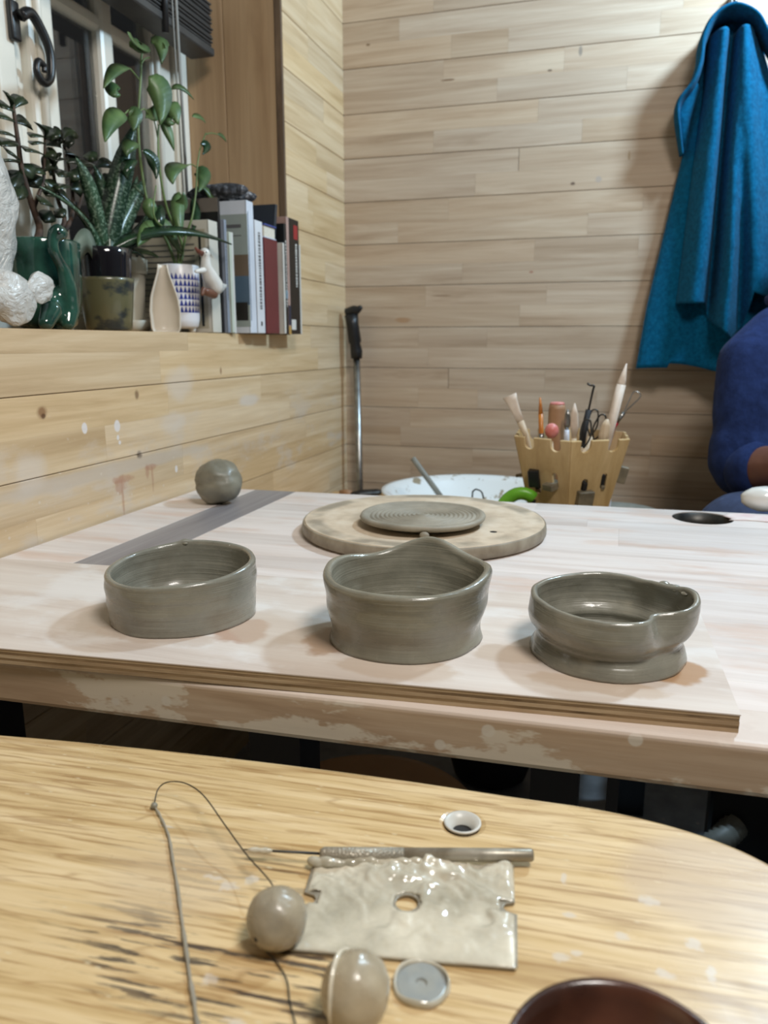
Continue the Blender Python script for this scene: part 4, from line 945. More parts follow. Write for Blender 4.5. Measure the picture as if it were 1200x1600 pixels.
def hem_f(x):
    if x < .152: return 1.05-.04*(x-.1)
    if x < .162: return 1.048-(x-.152)*3.0
    if x < .20: return 1.018-(x-.162)*1.0
    if x < .222: return .980+(x-.20)*1.0
    if x < .236: return 1.002+(x-.222)*4.6
    return 1.067+.01*math.sin(x*40)
XLF = [(1.54, .120), (1.45, .122), (1.3, .112), (1.05, .099), (.95, .092)]
XRF = [(1.54, .205), (1.50, .225), (1.42, .252), (1.30, .28), (1.05, .318), (.95, .33)]
mk('front_panel', drape(1.535, hem_f, XLF, XRF, d_front, 130, 90, .016, .28, .085), M['wool'], ct_, True)
cpath = [(.092, 1.335, .03), (.084, 1.37, .035), (.077, 1.405, .045), (.080, 1.425, .05), (.100, 1.452, .055), (.109, 1.485, .06), (.111, 1.52, .062), (.126, 1.553, .064), (.157, 1.568, .064), (.194, 1.553, .064), (.216, 1.525, .062), (.240, 1.485, .06), (.262, 1.435, .055), (.285, 1.38, .05)]
sp_ = spline([(x, WY-d, z) for x, z, d in cpath], 5)
mk('collar', tube(sp_, [.05*(.55+.45*math.sin(PI*i/(len(sp_)-1))) for i in range(len(sp_))], 14, (1, .14), (0, -1, 0)), M['wool'], ct_, True)
lp = [at(1090+i*0, 0, 'y', 1.69) for i in range(1)]
seam = [(1165, 150), (1168, 250), (1172, 330), (1182, 400), (1188, 450)]
mk('collar_flap', fuse(join(capsule((.103, WY-.05, 1.45), .012, (.088, WY-.04, 1.40), .016), capsule((.088, WY-.04, 1.40), .016, (.094, WY-.03, 1.345), .007)), .003, 4), M['wool'], ct_, True)

# ------------------------------------------------------------------ person at the right, seated
fdir = Vector((.62, -.78, 0)); rdir = Vector((fdir.y, -fdir.x, 0))           # facing, own right hand side
neck = Vector((.305, 1.535, 1.020)); pel = Vector((.345, 1.565, .605))
pr = empty('person', (pel.x, pel.y, FLOOR), 'seated person in blue sweater with pushed-up sleeves beside the teal coat', 'person')
rsh = Vector((.207, 1.435, .942)); lsh = neck+(neck-rsh); lsh.z = .942; lsh.y = min(lsh.y, 1.60)
rel = Vector((.203, 1.375, .768)); rwr = Vector((.315, 1.225, .802)); lel = lsh+fdir*.10-Vector((0, 0, .20)); lwr = Vector((.56, 1.27, .80))
rhip, lhip = pel+rdir*.085, pel-rdir*.085
rkn = Vector((.203, 1.262, .672)); lkn = Vector((.62, 1.27, .655)); ran = Vector((.27, 1.30, .30)); lan = Vector((.60, 1.33, .30))
hd_c = neck+Vector((.03, 0, .145))+fdir*.035
caps = [capsule(pel, .11, pel.lerp(neck, .5), .095), capsule(pel.lerp(neck, .5), .095, neck-Vector((0, 0, .15)), .082), capsule(rsh, .034, rsh.lerp(neck, .6)-Vector((0, 0, .02)), .036), capsule(lsh, .034, lsh.lerp(neck, .6)-Vector((0, 0, .02)), .036), capsule(neck-Vector((0, 0, .13)), .06, neck-Vector((0, 0, .03)), .05),
        capsule(neck-Vector((0, 0, .04)), .052, neck+Vector((0, 0, .06))+fdir*.015, .05), capsule(hd_c+Vector((0, 0, .025)), .082, hd_c-Vector((0, 0, .025))+fdir*.012, .074), capsule(hd_c+fdir*.02-Vector((0, 0, .05)), .055, hd_c+fdir*.045-Vector((0, 0, .085)), .03),
        capsule(hd_c+fdir*.085-Vector((0, 0, .005)), .010, hd_c+fdir*.104-Vector((0, 0, .032)), .014), capsule(hd_c+fdir*.088-Vector((0, 0, .062))+rdir*.02, .007, hd_c+fdir*.088-Vector((0, 0, .062))-rdir*.02, .007),
        capsule(hd_c+fdir*.075+rdir*.03+Vector((0, 0, .012)), .014, hd_c+fdir*.075+rdir*.03+Vector((0, 0, .014)), .014), capsule(hd_c+fdir*.075-rdir*.03+Vector((0, 0, .012)), .014, hd_c+fdir*.075-rdir*.03+Vector((0, 0, .014)), .014),
        capsule(hd_c+rdir*.082+Vector((0, 0, .015)), .014, hd_c+rdir*.080-Vector((0, 0, .02)), .010), capsule(hd_c-rdir*.082+Vector((0, 0, .015)), .014, hd_c-rdir*.080-Vector((0, 0, .02)), .010),
        capsule(rsh, .048, rel, .040), capsule(rel, .040, rel.lerp(rwr, .5), .037), capsule(rel.lerp(rwr, .5), .037, rwr, .026), capsule(lsh, .048, lel, .040), capsule(lel, .040, lwr, .026),
        capsule(rhip, .085, rkn, .058), capsule(rkn, .058, ran, .038), capsule(lhip, .085, lkn, .058), capsule(lkn, .058, lan, .038)]
for wr, el, sd in ((rwr, rel, 1), (lwr, lel, -1)):
    hdv = (wr-el).normalized(); sv = hdv.cross(Vector((0, 0, 1))).normalized(); dn = Vector((0, 0, -1))
    pm = wr+hdv*.05; caps += [capsule(wr, .024, pm+sv*.015, .020), capsule(wr, .022, pm-sv*.015, .020)]
    for i, (o, L) in enumerate(((-.027, .066), (-.009, .076), (.009, .072), (.026, .056))):
        b_ = wr+hdv*.065+sv*o; k_ = b_+hdv*L*.55+dn*.008; e_ = k_+hdv*L*.3+dn*L*.4; caps += [capsule(b_, .0098, k_, .009), capsule(k_, .009, e_, .008)]
    b_ = wr+hdv*.02-sv*.026*sd; k_ = b_+hdv*.03-sv*.02*sd+dn*.01; caps += [capsule(b_, .012, k_, .0105), capsule(k_, .0105, k_+hdv*.025+dn*.01, .009)]
mk('body', fuse(join(*caps), .006, 3), M['skin'], pr, True)
rcu, lcu = rel.lerp(rwr, .02), lel.lerp(lwr, .08)
sw = [capsule(pel+Vector((0, 0, .06)), .132, pel.lerp(neck, .5), .122), capsule(pel.lerp(neck, .5), .122, neck-Vector((0, 0, .13)), .110), capsule(rsh.lerp(neck, .35)+Vector((0, 0, -.012)), .052, lsh.lerp(neck, .35)+Vector((0, 0, -.012)), .052),
      capsule(rsh, .050, rsh.lerp(neck, .5)+Vector((0, 0, .008)), .050), capsule(neck-Vector((0, 0, .14)), .098, neck-Vector((0, 0, .07)), .078), capsule(neck-Vector((0, 0, .07)), .074, neck-Vector((0, 0, .03)), .060), capsule(rsh, .050, rsh.lerp(rel, .5), .051), capsule(rsh.lerp(rel, .5), .050, rel, .044), capsule(rel, .044, rcu, .043), capsule(lsh, .050, lel, .048), capsule(lel, .048, lcu, .046)]
for i in range(3): p = rel.lerp(rsh, .06+.07*i); sw.append(capsule(p+Vector((-.008, 0, .004)), .045, p+Vector((.012, -.006, -.004)), .045))
mk('sweater', fuse(join(*sw), .006, 4), M['sweater'], pr, True)
mk('sleeve_cuff', tube([rel.lerp(rwr, t) for t in (.02, .08, .22, .27)], [.041, .047, .047, .040], 24), M['sweater'], pr, True)
mk('sleeve_cuff', tube([lel.lerp(lwr, t) for t in (.0, .04, .15, .18)], [.044, .050, .049, .042], 24), M['sweater'], pr, True)
nk = [neck+Vector((0, 0, .018))+fdir*.008+(rdir*math.cos(a)+fdir*math.sin(a))*.064+Vector((0, 0, -.014*math.sin(a))) for a in [2*PI*i/32 for i in range(33)]]
mk('neck_band', tube(nk, .010, 10), M['sweater'], pr, True)
mk('trousers', fuse(join(capsule(rhip, .118, lhip, .118), capsule(rhip, .100, rkn, .082), capsule(rkn, .082, ran, .058), capsule(lhip, .102, lkn, .078), capsule(lkn, .078, lan, .058)), .008, 4), M['denim'], pr, True)
mk('hair', fuse(join(capsule(hd_c+Vector((0, 0, .045))-fdir*.02, .090, hd_c-fdir*.04-Vector((0, 0, .02)), .078), sphere(hd_c+Vector((0, 0, .05)), (.086, .086, .06), 20, 12)), .006, 3), M['hair'], pr, True)
for s in (1, -1):
    ey_ = mk('eye', sphere(hd_c+fdir*.0835+rdir*.03*s+Vector((0, 0, .012)), (.0075, .0075, .0045), 12, 8), M['offwhite'], pr, True)
    mk('pupil', sphere(hd_c+fdir*.0885+rdir*.03*s+Vector((0, 0, .012)), .0032, 10, 6), M['black'], ey_, True)
for an in (ran, lan):
    mk('shoe', fuse(join(capsule(an+Vector((0, 0, -.02))-fdir*.03, .038, an+Vector((0, 0, -.028))+fdir*.06, .036), capsule(an+fdir*.06-Vector((0, 0, .03)), .034, an+fdir*.13-Vector((0, 0, .034)), .026)), .005, 3), M['shoe'], pr, True)
ps = empty('low_stool', (pel.x, pel.y, FLOOR), 'low wooden stool under the seated person', 'stool')
mk('seat', lathe([(0, 0), (.15, 0), (.155, .01), (.15, .03), (0, .03)], (pel.x, pel.y, FLOOR+.205), 40), M['bench2'], ps, True)
for a in (45, 135, 225, 315):
    ca, sa = math.cos(math.radians(a)), math.sin(math.radians(a)); mk('leg', tube([(pel.x+.09*ca, pel.y+.09*sa, FLOOR+.206), (pel.x+.12*ca, pel.y+.12*sa, FLOOR)], .014, 10), M['bench2'], ps, True)
# pale sponge-like lump and rag at the far table edge
wp = at(1183, 795, 'z', T)
tag(mk('white_porcelain_lump', sphere((wp.x+.006, wp.y-.012, T+.0165), (.030, .018, .0172), 28, 16, lambda d: 1+.05*fbm(d.x*3, d.y*3, d.z*3)), M['white'], None, True, (wp.x, wp.y, T)), 'smooth white lump at the far edge of the work table', 'lump')
V, F = [], []
for i in range(21):
    for j in range(11):
        u, v = i/20, j/10; V.append((.148+.16*u+.004*math.sin(v*7), 1.055+.040*v+.006*math.sin(u*9), T+.0012+.0035*abs(fbm(u*4, v*4, 3))*min(1, 6*min(u, 1-u, v, 1-v))))
for i in range(20):
    for j in range(10): F.append((i*11+j, (i+1)*11+j, (i+1)*11+j+1, i*11+j+1))
rg = mk('pink_rag', (V, F), plain('pale_pink_cotton', srgb(224, 212, 206), .9, srgb(214, 188, 186), 40), None, True, (.2, 1.05, T)); tag(rg, 'thin pale pink rag under the smooth white lump', 'rag')
so = rg.modifiers.new('thickness', 'SOLIDIFY'); so.thickness = .001; so.offset = -1

# ------------------------------------------------------------------ sill: books
SZ = NZ0
def book(name, y0, y1, top, cov, label, sx=-.592, depth=.165, lean=0, pages=True, spine_bits=(), face_bits=()):
    b = empty(name, ((sx-depth/2), (y0+y1)/2, SZ), label, 'book', 'books standing on the window sill')
    h = top-SZ; m = cov if not isinstance(cov, str) else M[cov]
    sh = lambda vf: ([(v[0]+lean*(v[2]-SZ), v[1], v[2]) for v in vf[0]], vf[1])
    t = min(.0022, (y1-y0)*.18)
    mk('cover', sh(join(cbox((sx-depth, y0, SZ+.0005), (sx-.001, y0+t, top), .0004), cbox((sx-depth, y1-t, SZ+.0005), (sx-.001, y1, top), .0004), cbox((sx-.003, y0, SZ+.0005), (sx, y1, top), .0008))), m, b)
    if pages: mk('pages', sh(boxvf((sx-depth+.002, y0+t, SZ+.003), (sx-.0032, y1-t, top-.003))), M['page'], b)
    for (a, c_, z0, z1, mm) in spine_bits: mk('spine_print', sh(boxvf((sx, y0+(y1-y0)*a, SZ+h*z0), (sx+.0003, y0+(y1-y0)*c_, SZ+h*z1))), mm, b)
    for q_, (a, c_, z0, z1, mm) in enumerate(face_bits): mk('cover_print', sh(boxvf((sx-depth*c_, y0-.0002-.0001*q_, SZ+h*z0), (sx-depth*a, y0+.0003, SZ+h*z1))), mm, b)
    return b
cc = lambda nm, r, g, b: plain(nm, srgb(r, g, b), .4, srgb(r*.93, g*.93, b*.93), 14)
ink = cc('grey_ink', 96, 96, 98); inkb = cc('black_ink', 22, 22, 24); inkw = cc('white_ink', 214, 212, 206); inkr = cc('red_ink', 150, 34, 38)
def lettering(z0, z1, k, m, a=.35, c_=.65):
    out = []; z = z0
    random.seed(int(z0*1000)+k)
    while z < z1: d = random.uniform(.010, .03); out.append((a, c_, z, min(z1, z+d*.8), m)); z += d+.006*random.random()
    return out
tan = cc('aged_cover', 176, 168, 148)
lines = [(.10, .80, z/100, z/100+.006, ink) for z in range(12, 78, 4)]
book('framed_cover_book', 1.141, 1.169, 1.163, cc('ivory_cover', 206, 202, 190), 'beige book with a black-lined cover behind the duck figurine', sx=-.630, depth=.15, face_bits=[(.05, .95, .04, .92, tan), (.10, .13, .06, .88, inkb), (.10, .90, .86, .885, inkb), (.87, .90, .06, .88, inkb)]+[(.18, .82, z/100, z/100+.006, ink) for z in range(14, 82, 5)], lean=0)
book('black_grey_book', 1.1695, 1.1765, 1.200, cc('black_cover', 22, 20, 20), 'large black book with grey top band behind the beige book', sx=-.628, depth=.19, face_bits=[(.0, 1, .90, 1, cc('grey_brown_band', 104, 96, 88))])
book('grey_blue_book', 1.177, 1.1845, 1.168, cc('grey_blue_cover', 138, 146, 160), 'thin grey-blue paperback with tiny spine lettering', sx=-.622, spine_bits=lettering(.3, .8, 3, ink))
book('pale_green_book', 1.185, 1.197, 1.150, cc('pale_green_cover', 196, 204, 190), 'pale green and white paperback next to the grey-blue one', sx=-.618, spine_bits=[(.5, 1, 0, 1, inkw)])
grn = cc('grey_green_photo', 150, 160, 156); brn = cc('brown_photo', 112, 96, 80); blu = cc('slate_photo', 82, 104, 124); dk = cc('dark_photo', 40, 36, 32)
book('pottery_book', 1.219, 1.243, 1.203, cc('white_cover', 208, 214, 224), 'large white book with a vessel photo on its cover', sx=-.602, depth=.19, face_bits=[(.0, 1, .05, .90, grn), (.0, .55, .42, .60, brn), (.0, .5, .22, .44, blu), (.02, .6, .10, .24, dk), (.06, .5, .80, .825, ink), (.06, .5, .74, .745, ink)], spine_bits=[(.1, .18, .1, .92, blu)])
book('white_lettered_book', 1.244, 1.272, 1.176, cc('white_cover_b', 216, 218, 222), 'white book with grey lettering down its spine', sx=-.600, spine_bits=lettering(.22, .9, 9, ink)+[(.4, .6, .07, .11, inkb)])
book('maroon_book', 1.2735, 1.328, 1.151, cc('maroon_cloth', 104, 40, 44), 'thick maroon cloth book in the row of books', sx=-.598)
book('slate_book', 1.3285, 1.338, 1.214, cc('slate_cover', 52, 58, 64), 'tall dark slate book leaning outwards behind the maroon book', sx=-.622, depth=.15, lean=.10)
book('thin_white_book', 1.3385, 1.345, 1.150, cc('white_cover_c', 214, 210, 202), 'very thin white booklet between maroon and black books')
book('black_lettered_book', 1.3455, 1.356, 1.184, cc('black_cover_b', 20, 22, 24), 'black book with white spine lettering and pale blue label', spine_bits=lettering(.25, .85, 5, inkw)+[(.1, .9, .33, .40, cc('pale_blue_label', 150, 178, 196))])
book('pink_book', 1.3565, 1.367, 1.197, cc('pinkish_cover', 176, 146, 136), 'narrow pinkish book with dark foot and tan end', spine_bits=[(0, 1, .08, .25, cc('navy_band', 34, 40, 62)), (0, 1, 0, .07, cc('tan_band', 186, 146, 78))])
book('black_red_book', 1.3675, 1.413, 1.197, cc('black_cover_c', 12, 11, 13), 'thick black book with a red panel at the end of the row', spine_bits=[(.45, .85, .83, .95, inkr)]+lettering(.42, .80, 7, inkw, .6, .75)+[(.05, .5, .04, .13, inkw)])
book('white_edge_book', 1.4135, 1.420, 1.155, cc('white_cover_d', 206, 202, 194), 'slim white booklet against the niche edge')
nb = empty('small_notebook', (-.62, 1.30, 1.152), 'small white and blue notebook lying on the maroon book', 'notebook', None)
mk('cover', cbox((-.70, 1.276, 1.1515), (-.598, 1.324, 1.1535), .0005), cc('white_cover_e', 206, 212, 230), nb); mk('pages', boxvf((-.698, 1.278, 1.1535), (-.600, 1.322, 1.172)), M['page'], nb); mk('cover', cbox((-.70, 1.276, 1.172), (-.597, 1.324, 1.1745), .0005), cc('blue_cover', 60, 78, 150), nb)
fb = fuse(join(*[sphere((-.665+.020*math.sin(i*2.1), 1.222+.0105*i, 1.2185+.003*math.sin(i*1.3)), (.045, .016, .0125), 14, 9) for i in range(7)]), .004, 2)
n = N('speckled_dark_fleece'); P = n.obj(); n.p(Base_Color=n.ramp(n.noise(P, 70, 4, .7), [(.4, (.014, .014, .016)), (.55, srgb(76, 76, 80)), (.68, srgb(180, 180, 182))]), Roughness=.9); n.bump(n.noise(P, 160, 3), .8, .004)
tag(mk('dark_fleece', fb, n.m, None, True, (-.66, 1.2, 1.2)), 'crumpled dark speckled fleece lying across the tops of the books', 'cloth')

# ------------------------------------------------------------------ sill: pots and figures
GP = Vector((-.706, .848, SZ))
dn_ = empty('dinosaur_planter', GP, 'glossy green planter shaped like a long-necked animal on the sill', 'planter')
mk('pot', lathe([(0, .0005), (.028, .0005), (.037, .008), (.044, .033), (.0465, .06), (.0465, .092), (.0480, .1065), (.0465, .1088), (.0435, .106), (.042, .085), (.040, .035), (0, .026)], GP, 48), M['dino'], dn_, True)
mk('soil', lathe([(0, .095), (.0435, .095), (.0425, .091), (0, .091)], GP, 32), M['soil'], dn_)
f0 = Vector((-.652, at(99, 505, 'x', -.652).y, SZ))
fp = lambda a, b, dx=0: at(a, b, 'x', -.652+dx)
nk_ = spline([fp(106, 478, -.004), fp(106, 452), fp(100, 425), fp(90, 405), fp(83, 388), fp(83, 366), fp(90, 358, .004)], 3)
rr_ = [.0135-.0068*min(1, i/8) for i in range(len(nk_))]
neckc = [capsule(nk_[i], rr_[i], nk_[i+1], rr_[i+1]) for i in range(len(nk_)-1)]
legs = [capsule(fp(a, 485, -.004), .013, fp(b, 505), .009) for a, b in ((80, 72), (108, 106))]
mk('animal', fuse(join(*neckc, *legs, sphere(fp(93, 364, .004), (.0085, .0110, .0090), 14, 10), sphere(fp(95, 478, -.012), (.014, .024, .024), 16, 12)), .0022, 2), M['dino'], dn_, True)
mk('eye', sphere(fp(92, 364, .013), .002, 8, 6), M['black'], dn_, True)
# plastic bag
random.seed(11)
def crumpled(c, r, nu, nv, amp):
    tab = {}
    def fn(d):
        k = (round(d.x, 3), round(d.y, 3), round(d.z, 3))
        if k not in tab: tab[k] = 1+amp*random.uniform(-1, 1)+.15*fbm(d.x*1.4, d.y*1.4+3, d.z*1.4)
        return tab[k]
    V, F = sphere(c, r, nu, nv, fn)
    T3 = []
    for q_ in F: T3 += [q_] if len(q_) == 3 else ([(q_[0], q_[1], q_[2]), (q_[0], q_[2], q_[3])] if random.random() < .5 else [(q_[0], q_[1], q_[3]), (q_[1], q_[2], q_[3])])
    return V, T3
bg = mk('plastic_bag', crumpled((-.700, .705, SZ+.126), (.052, .078, .126), 22, 17, .12), M['bag'], None, False, (-.70, .67, SZ))
sb = bg.modifiers.new('soft', 'SUBSURF'); sb.levels = 1; sb.render_levels = 1
tag(bg, 'crumpled translucent white plastic bag at the end of the sill', 'bag')
bc_ = mk('bag_corner', join(crumpled((-.648, .725, SZ+.034), (.016, .034, .030), 12, 9, .16), crumpled((-.642, .765, SZ+.046), (.009, .026, .018), 9, 7, .25)), M['bag'], bg, False)
sb = bc_.modifiers.new('soft', 'SUBSURF'); sb.levels = 1; sb.render_levels = 1
# stacked pots with spiky succulent
P2 = Vector((-.700, .968, SZ))
op = mk('olive_pot', lathe([(0, .0005), (.029, .0005), (.0315, .004), (.0355, .045), (.0378, .068), (.0385, .0725), (.0370, .073), (.0355, .068), (.031, .012), (0, .010)], P2, 48), M['olive'], None, True, P2)
tag(op, 'squat olive-green stoneware pot holding the black pot', 'pot')
kp = empty('black_pot_succulent', P2+Vector((0, 0, .012)), 'dark speckled spiky succulent in a black glazed pot', 'potted plant')
mk('pot', lathe([(0, .0105), (.026, .0105), (.029, .016), (.0345, .072), (.0365, .10), (.0385, .112), (.0365, .113), (.0345, .10), (.03, .05), (0, .045)], P2, 48), M['blackglaze'], kp, True)
mk('soil', lathe([(0, .098), (.0345, .098), (.0345, .094), (0, .094)], P2, 32), M['soil'], kp)
SB = P2+Vector((0, 0, .097))
def sleaf(ctrl, tip, w, mat, x=-.70, dx=0, shape='taper', up=(0, 0, 1), th=.004, fold=.18):
    c_, t_ = at(*ctrl, 'x', x+dx*.5), at(*tip, 'x', x+dx); up = (up[0]*.65, -up[0]*.75, up[2]+.1); w *= 1.25
    mk('leaf', leafvf(SB+Vector((random.uniform(-.008, .008), random.uniform(-.008, .008), 0)), c_, t_, w, up, shape, th, fold, 12), M[mat], kp, True)
sleaf((160, 340), (62, 292), .013, 'gast', dx=.01, up=(1, 0, .6)); sleaf((150, 300), (118, 245), .016, 'gast', dx=.0, up=(1, 0, 0), shape='strap')
sleaf((172, 310), (146, 258), .015, 'gast', dx=-.01, up=(1, 0, 0), shape='strap'); sleaf((178, 300), (212, 190), .026, 'gast', dx=.02, up=(1, 0, 0), shape='strap')
sleaf((190, 330), (228, 280), .024, 'gast', dx=.01, up=(1, 0, .2), shape='strap'); sleaf((200, 350), (215, 275), .02, 'gast', dx=-.02, up=(1, 0, 0), shape='strap')
sleaf((235, 330), (362, 382), .017, 'gastplain', dx=.100, up=(.9, 0, .7), shape='strap'); sleaf((215, 375), (240, 320), .016, 'gastplain', dx=-.01, up=(1, 0, 0))
sleaf((150, 350), (90, 300), .016, 'gastplain', dx=-.03, up=(1, 0, .5)); sleaf((190, 350), (168, 270), .018, 'gastplain', dx=-.03, up=(1, 0, 0)); sleaf((212, 385), (245, 352), .02, 'gastplain', dx=.02, up=(.6, 0, 1))
for dx in (-.015, .0, .015): sleaf((200+dx*900, 380), (225+dx*1500, 402), .02, 'kal' if dx > 0 else 'gastplain', dx=.02, up=(.5, 0, 1), shape='strap')
pl_ = leafvf(SB+Vector((.0, -.02, .0)), at(128, 322, 'x', -.675), at(98, 470, 'x', -.665), .030, (1, .2, 0), 'strap', .002, .1, 16); mk('leaf', pl_, M['paleleaf'], kp, True)['label'] = 'pale grey-green drooping strap leaf'
# cream pot with saucer
P3 = Vector((-.745, 1.072, SZ))
cpot = empty('cream_pot', P3, 'plain cream pot on a matching saucer behind the black pot', 'pot')
mk('saucer', lathe([(0, .0005), (.034, .0005), (.043, .018), (.0415, .0185), (.034, .005), (0, .004)], P3, 48), M['cream'], cpot, True)
mk('body', lathe([(0, .0045), (.027, .0045), (.0345, .085), (.0345, .088), (.0375, .088), (.0385, .110), (.0365, .111), (.033, .10), (0, .09)], P3, 48), M['cream'], cpot)
# slip-cast white scoop
P4 = Vector((-.655, 1.040, SZ))
V, F = [], []; prof_w = [(0, .0185), (.006, .0205), (.03, .0215), (.05, .019), (.07, .0125), (.085, .0075), (.096, .006)]
sc_o = []; NA = 28
for z, wv in [(lerp_z, lerpt(prof_w, lerp_z)) for lerp_z in [.096*i/16 for i in range(17)]]:
    for j in range(NA+1):
        a = PI*j/NA; V.append((P4.x+.010-wv*1.25*math.sin(a), P4.y-wv*math.cos(a), SZ+.0005+z))
for i in range(16):
    for j in range(NA): F.append((i*(NA+1)+j, i*(NA+1)+j+1, (i+1)*(NA+1)+j+1, (i+1)*(NA+1)+j))
F.append(tuple(range(NA+1)))
rs = Matrix.Translation(P4) @ Matrix.Rotation(math.radians(-48), 4, 'Z') @ Matrix.Translation(-P4)
so_ = mk('porcelain_scoop', xf((V, F), rs), M['offwhite'], None, True, P4); tag(so_, 'bottle-shaped open white porcelain scoop standing on the sill', 'scoop')
md = so_.modifiers.new('thickness', 'SOLIDIFY'); md.thickness = .0025; md.offset = 0
# blue and white planter with lanky plant
P5 = Vector((-.666, 1.104, SZ))
kl = empty('patterned_pot_plant', P5, 'lanky drooping green plant in a white pot with blue triangle rows', 'potted plant')
pv = lathe([(0, .006), (.022, .006), (.0270, .010), (.0290, .020), (.0305, .060), (.0318, .100), (.0306, .1015), (.0295, .098), (.028, .03), (0, .02)], P5, 56)
mk('pot', pv, M['triprint'], kl, True); mk('soil', lathe([(0, .09), (.0292, .09), (.0292, .086), (0, .086)], P5, 32), M['soil'], kl)
for a in (20, 140, 260): mk('foot', lathe([(0, 0.0005), (.005, .0005), (.006, .009), (0, .009)], P5+Vector((.017*math.cos(math.radians(a)), .017*math.sin(math.radians(a)), 0)), 14), M['white'], kl, True)
KB = P5+Vector((0, 0, .09))
def stem(pts, x, r0=.0024, r1=.0014):
    p = spline([KB]+[at(a, b, 'x', x+dx) for a, b, dx in pts], 5); n_ = len(p)
    mk('stem', tube(p, [r0+(r1-r0)*i/(n_-1) for i in range(n_)], 7), M['kalstem'], kl, True)
XK = -.672
stem([(262, 380, .0), (235, 330, -.005), (222, 270, -.01), (216, 200, -.01), (220, 120, -.01), (222, 82, -.008), (232, 74, -.004)], XK)
stem([(285, 385, .0), (262, 330, .0), (250, 270, 0), (247, 220, 0), (248, 195, 0)], XK+.005)
stem([(290, 370, .0), (300, 340, .01), (306, 300, .01), (308, 262, .012), (312, 235, .012)], XK+.02, .002, .001)
stem([(275, 375, 0), (244, 345, 0), (240, 320, 0), (244, 290, .0)], XK+.015, .002, .001)
for a, b, c_ in (((216, 200), (205, 172), (195, 178)), ((217, 175), (225, 170), (232, 178)), ((218, 125), (210, 115), (203, 107)), ((221, 100), (226, 92), (234, 90)), ((247, 220), (240, 186), (228, 184)), ((308, 262), (300, 257), (292, 258)), ((250, 180), (258, 148), (268, 140)), ((312, 235), (320, 212), (322, 208)), ((322, 210), (330, 208), (340, 210))):
    mk('leaf_stalk', tube(spline([at(*q_, 'x', XK) for q_ in (a, b, c_)], 4), .0010, 6), M['kalstem'], kl, True)
def kleaf(b_, c_, t_, w, dx=0, up=(1, 0, .3), mat='kal', fold=.28):
    up = (.6+random.uniform(-.3, .3), -.75+random.uniform(-.3, .3), .25+random.uniform(-.2, .4)); w *= 1.3
    mk('leaf', leafvf(at(*b_, 'x', XK), at(*c_, 'x', XK+dx*.6), at(*t_, 'x', XK+dx), w, up, 'ovate', .0014, fold, 10), M[mat], kl, True)
for L in (((230, 74), (212, 80), (199, 50), .020, .02), ((230, 72), (205, 82), (212, 62), .022, .0), ((236, 68), (256, 58), (252, 100), .018, .02), ((240, 66), (262, 66), (258, 74), .012, .02), ((203, 107), (180, 100), (162, 138), .016, .02), ((176, 128), (172, 150), (188, 148), .016, .015),
          ((232, 120), (258, 140), (250, 195), .028, .02), ((228, 182), (240, 190), (245, 160), .016, 0), ((195, 178), (170, 178), (164, 222), .020, .02), ((200, 175), (214, 178), (208, 205), .020, .01), ((252, 190), (262, 200), (272, 236), .012, .015), ((262, 165), (270, 165), (278, 195), .020, .02), ((266, 172), (256, 195), (274, 192), .014, .015),
          ((268, 140), (280, 128), (303, 156), .009, .02), ((300, 182), (316, 182), (321, 193), .010, .0), ((340, 210), (348, 212), (354, 222), .007, 0), ((313, 225), (330, 225), (316, 242), .012, .01), ((292, 258), (262, 260), (270, 288), .022, .02), ((306, 268), (326, 268), (310, 300), .020, .025), ((312, 290), (330, 300), (342, 335), .010, .02),
          ((222, 235), (246, 250), (244, 280), .014, .01), ((216, 225), (196, 225), (198, 245), .016, .0), ((214, 250), (190, 260), (200, 280), .014, .0), ((264, 330), (290, 330), (286, 300), .018, .02), ((280, 300), (272, 330), (285, 372), .016, .02), ((300, 310), (312, 340), (300, 362), .012, .02), ((250, 340), (262, 360), (285, 400), .014, .02), ((236, 310), (228, 330), (244, 345), .016, 0), ((244, 350), (225, 360), (215, 385), .018, .01), ((252, 320), (240, 345), (256, 362), .016, .01)):
    kleaf(L[0], L[1], L[2], L[3], L[4], mat=random.choice(('kal', 'kal', 'kal', 'gastplain')) if L[2][1] > 240 else 'kal')
# duck on the rim
D = at(330, 440, 'x', -.612)
dk_ = empty('duck_figurine', (D.x, D.y, D.z-.02), 'white duck figurine with brown beak perched on the pot rim', 'figurine')
px3 = lambda a, b, dx=0: at(a, b, 'x', -.612+dx)
mk('body', fuse(join(capsule(px3(328, 432), .0125, px3(335, 446), .014), capsule(px3(322, 418), .009, px3(328, 432), .0125), capsule(px3(321, 402), .0070, px3(322, 418), .009), capsule(px3(338, 450), .011, px3(355, 446), .0015), sphere(px3(320, 396), .0085, 14, 10), capsule(px3(318, 422, .006), .005, px3(306, 424, .004), .003)), .002, 3), M['white'], dk_, True)
mk('beak', tube([px3(317, 397), px3(310, 393), px3(305, 387)], [.0045, .0032, .0016], 10, (1, .6)), plain('brown_beak', srgb(120, 62, 44), .4), dk_, True)
mk('feet', fuse(join(capsule(px3(322, 456), .006, px3(334, 460), .007), capsule(px3(318, 452), .004, px3(316, 460), .003)), .0016, 2), plain('brown_feet', srgb(110, 72, 54), .4), dk_, True)
mk('eye', sphere(px3(322, 394, .008), .0012, 8, 6), M['black'], dk_, True)

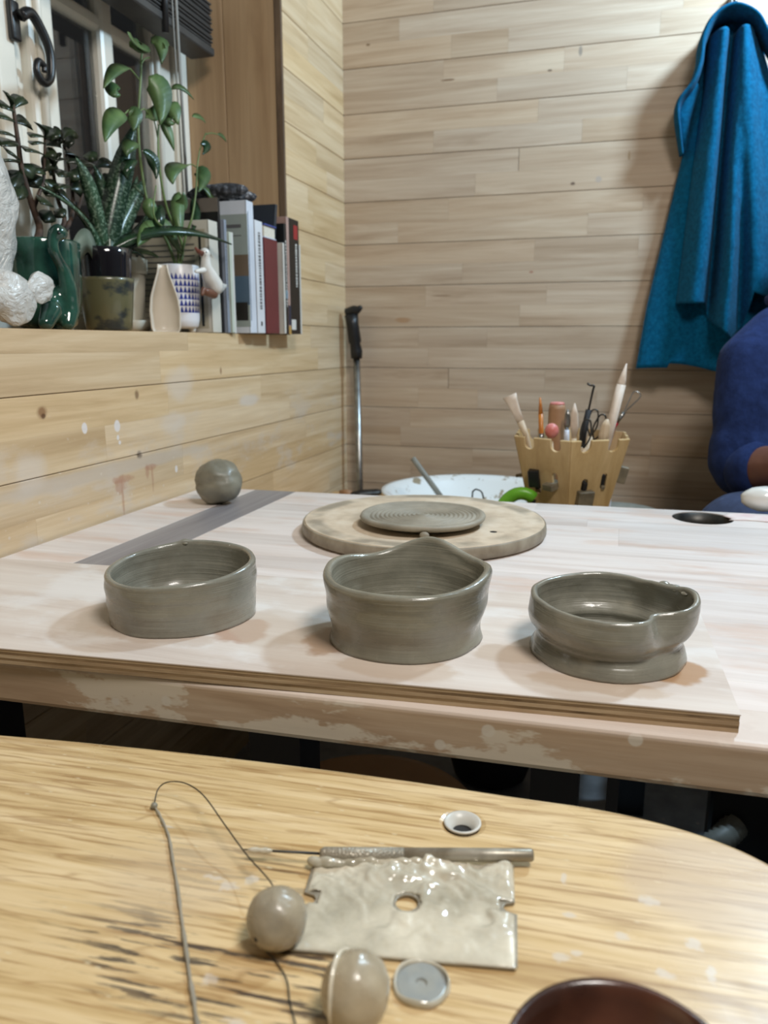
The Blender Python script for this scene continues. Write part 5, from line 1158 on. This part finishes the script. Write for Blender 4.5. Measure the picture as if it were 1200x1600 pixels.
# jade plant growing from the green planter
jd = empty('jade_plant', GP+Vector((0, 0, .0955)), 'dark-leaved jade plant with brown stems in the green planter', 'plant')
JB = GP+Vector((-.01, -.005, .093)); XJ = -.735
def jstem(pts, r0, r1, base=None):
    p = spline(([base] if base else [])+[at(a, b, 'x', XJ+dx) for a, b, dx in pts], 5)
    mk('stem', tube(p, [r0+(r1-r0)*i/(len(p)-1) for i in range(len(p))], 8), M['jadestem'], jd, True); return p
jstem([(62, 360, .0), (52, 326, 0), (35, 270, 0), (28, 220, 0), (21, 170, 0), (20, 160, 0)], .0055, .0016, JB)
jstem([(52, 326, 0), (62, 300, .0), (68, 280, .0), (70, 240, .0), (70, 210, .0)], .003, .0014)
jstem([(100, 350, 0), (90, 310, -.01), (82, 260, -.01), (80, 240, -.01)], .004, .0014, JB+Vector((0, .015, 0)))
jstem([(112, 340, 0), (112, 290, -.01), (105, 250, -.01), (98, 218, -.01)], .0035, .0014, JB+Vector((.01, .02, 0)))
def jl(b_, t_, w=.011, dx=.01, up=(.6, 0, 1)):
    b3_, t3 = at(*b_, 'x', XJ), at(*t_, 'x', XJ+dx); c3 = (b3_+t3)/2+Vector((0, 0, .004))
    mk('leaf', leafvf(b3_, c3, t3, w, up, 'obovate', .0022, .12, 8), M['jade'], jd, True)
JL = [((20, 170), (10, 146)), ((21, 170), (36, 152)), ((20, 172), (2, 168)), ((23, 190), (0, 184)), ((24, 192), (48, 196)), ((24, 215), (0, 208)), ((26, 222), (2, 228)), ((30, 255), (4, 252)), ((30, 258), (50, 280)), ((32, 270), (10, 300)), ((28, 250), (12, 238)), ((35, 285), (28, 312)), ((34, 268), (16, 290)),
      ((70, 212), (60, 194)), ((70, 212), (78, 199)), ((70, 215), (48, 214)), ((70, 216), (94, 213)), ((70, 225), (50, 226)), ((70, 228), (92, 228)), ((68, 242), (40, 236)), ((68, 245), (90, 242)), ((69, 265), (52, 270)), ((68, 268), (85, 252)), ((67, 278), (42, 290)), ((67, 282), (86, 302)), ((66, 290), (46, 284)),
      ((97, 220), (88, 206)), ((98, 220), (118, 206)), ((98, 222), (84, 224)), ((98, 228), (116, 224)), ((100, 240), (120, 245)), ((102, 250), (86, 252)), ((104, 255), (126, 252)), ((106, 270), (92, 276)), ((106, 272), (124, 282)), ((108, 290), (90, 296)), ((110, 296), (130, 300)),
      ((82, 262), (94, 246)), ((84, 275), (72, 262)), ((88, 300), (72, 306)), ((90, 305), (106, 312)), ((80, 318), (64, 318)), ((84, 330), (100, 340)), ((80, 330), (70, 348)), ((130, 245), (152, 250)), ((150, 262), (176, 255)), ((160, 300), (182, 296)), ((120, 262), (148, 258)), ((160, 290), (175, 280))]
random.seed(3)
for k, (b_, t_) in enumerate(JL):
    jl(b_, t_, random.uniform(.020, .026), random.uniform(-.008, .022), (random.uniform(.3, .8), random.uniform(-.9, -.4), random.uniform(.2, .7)))
jstem([(120, 330, -.02), (135, 280, -.025), (160, 255, -.025), (172, 256, -.02)], .003, .0012, JB+Vector((-.01, .025, 0)))
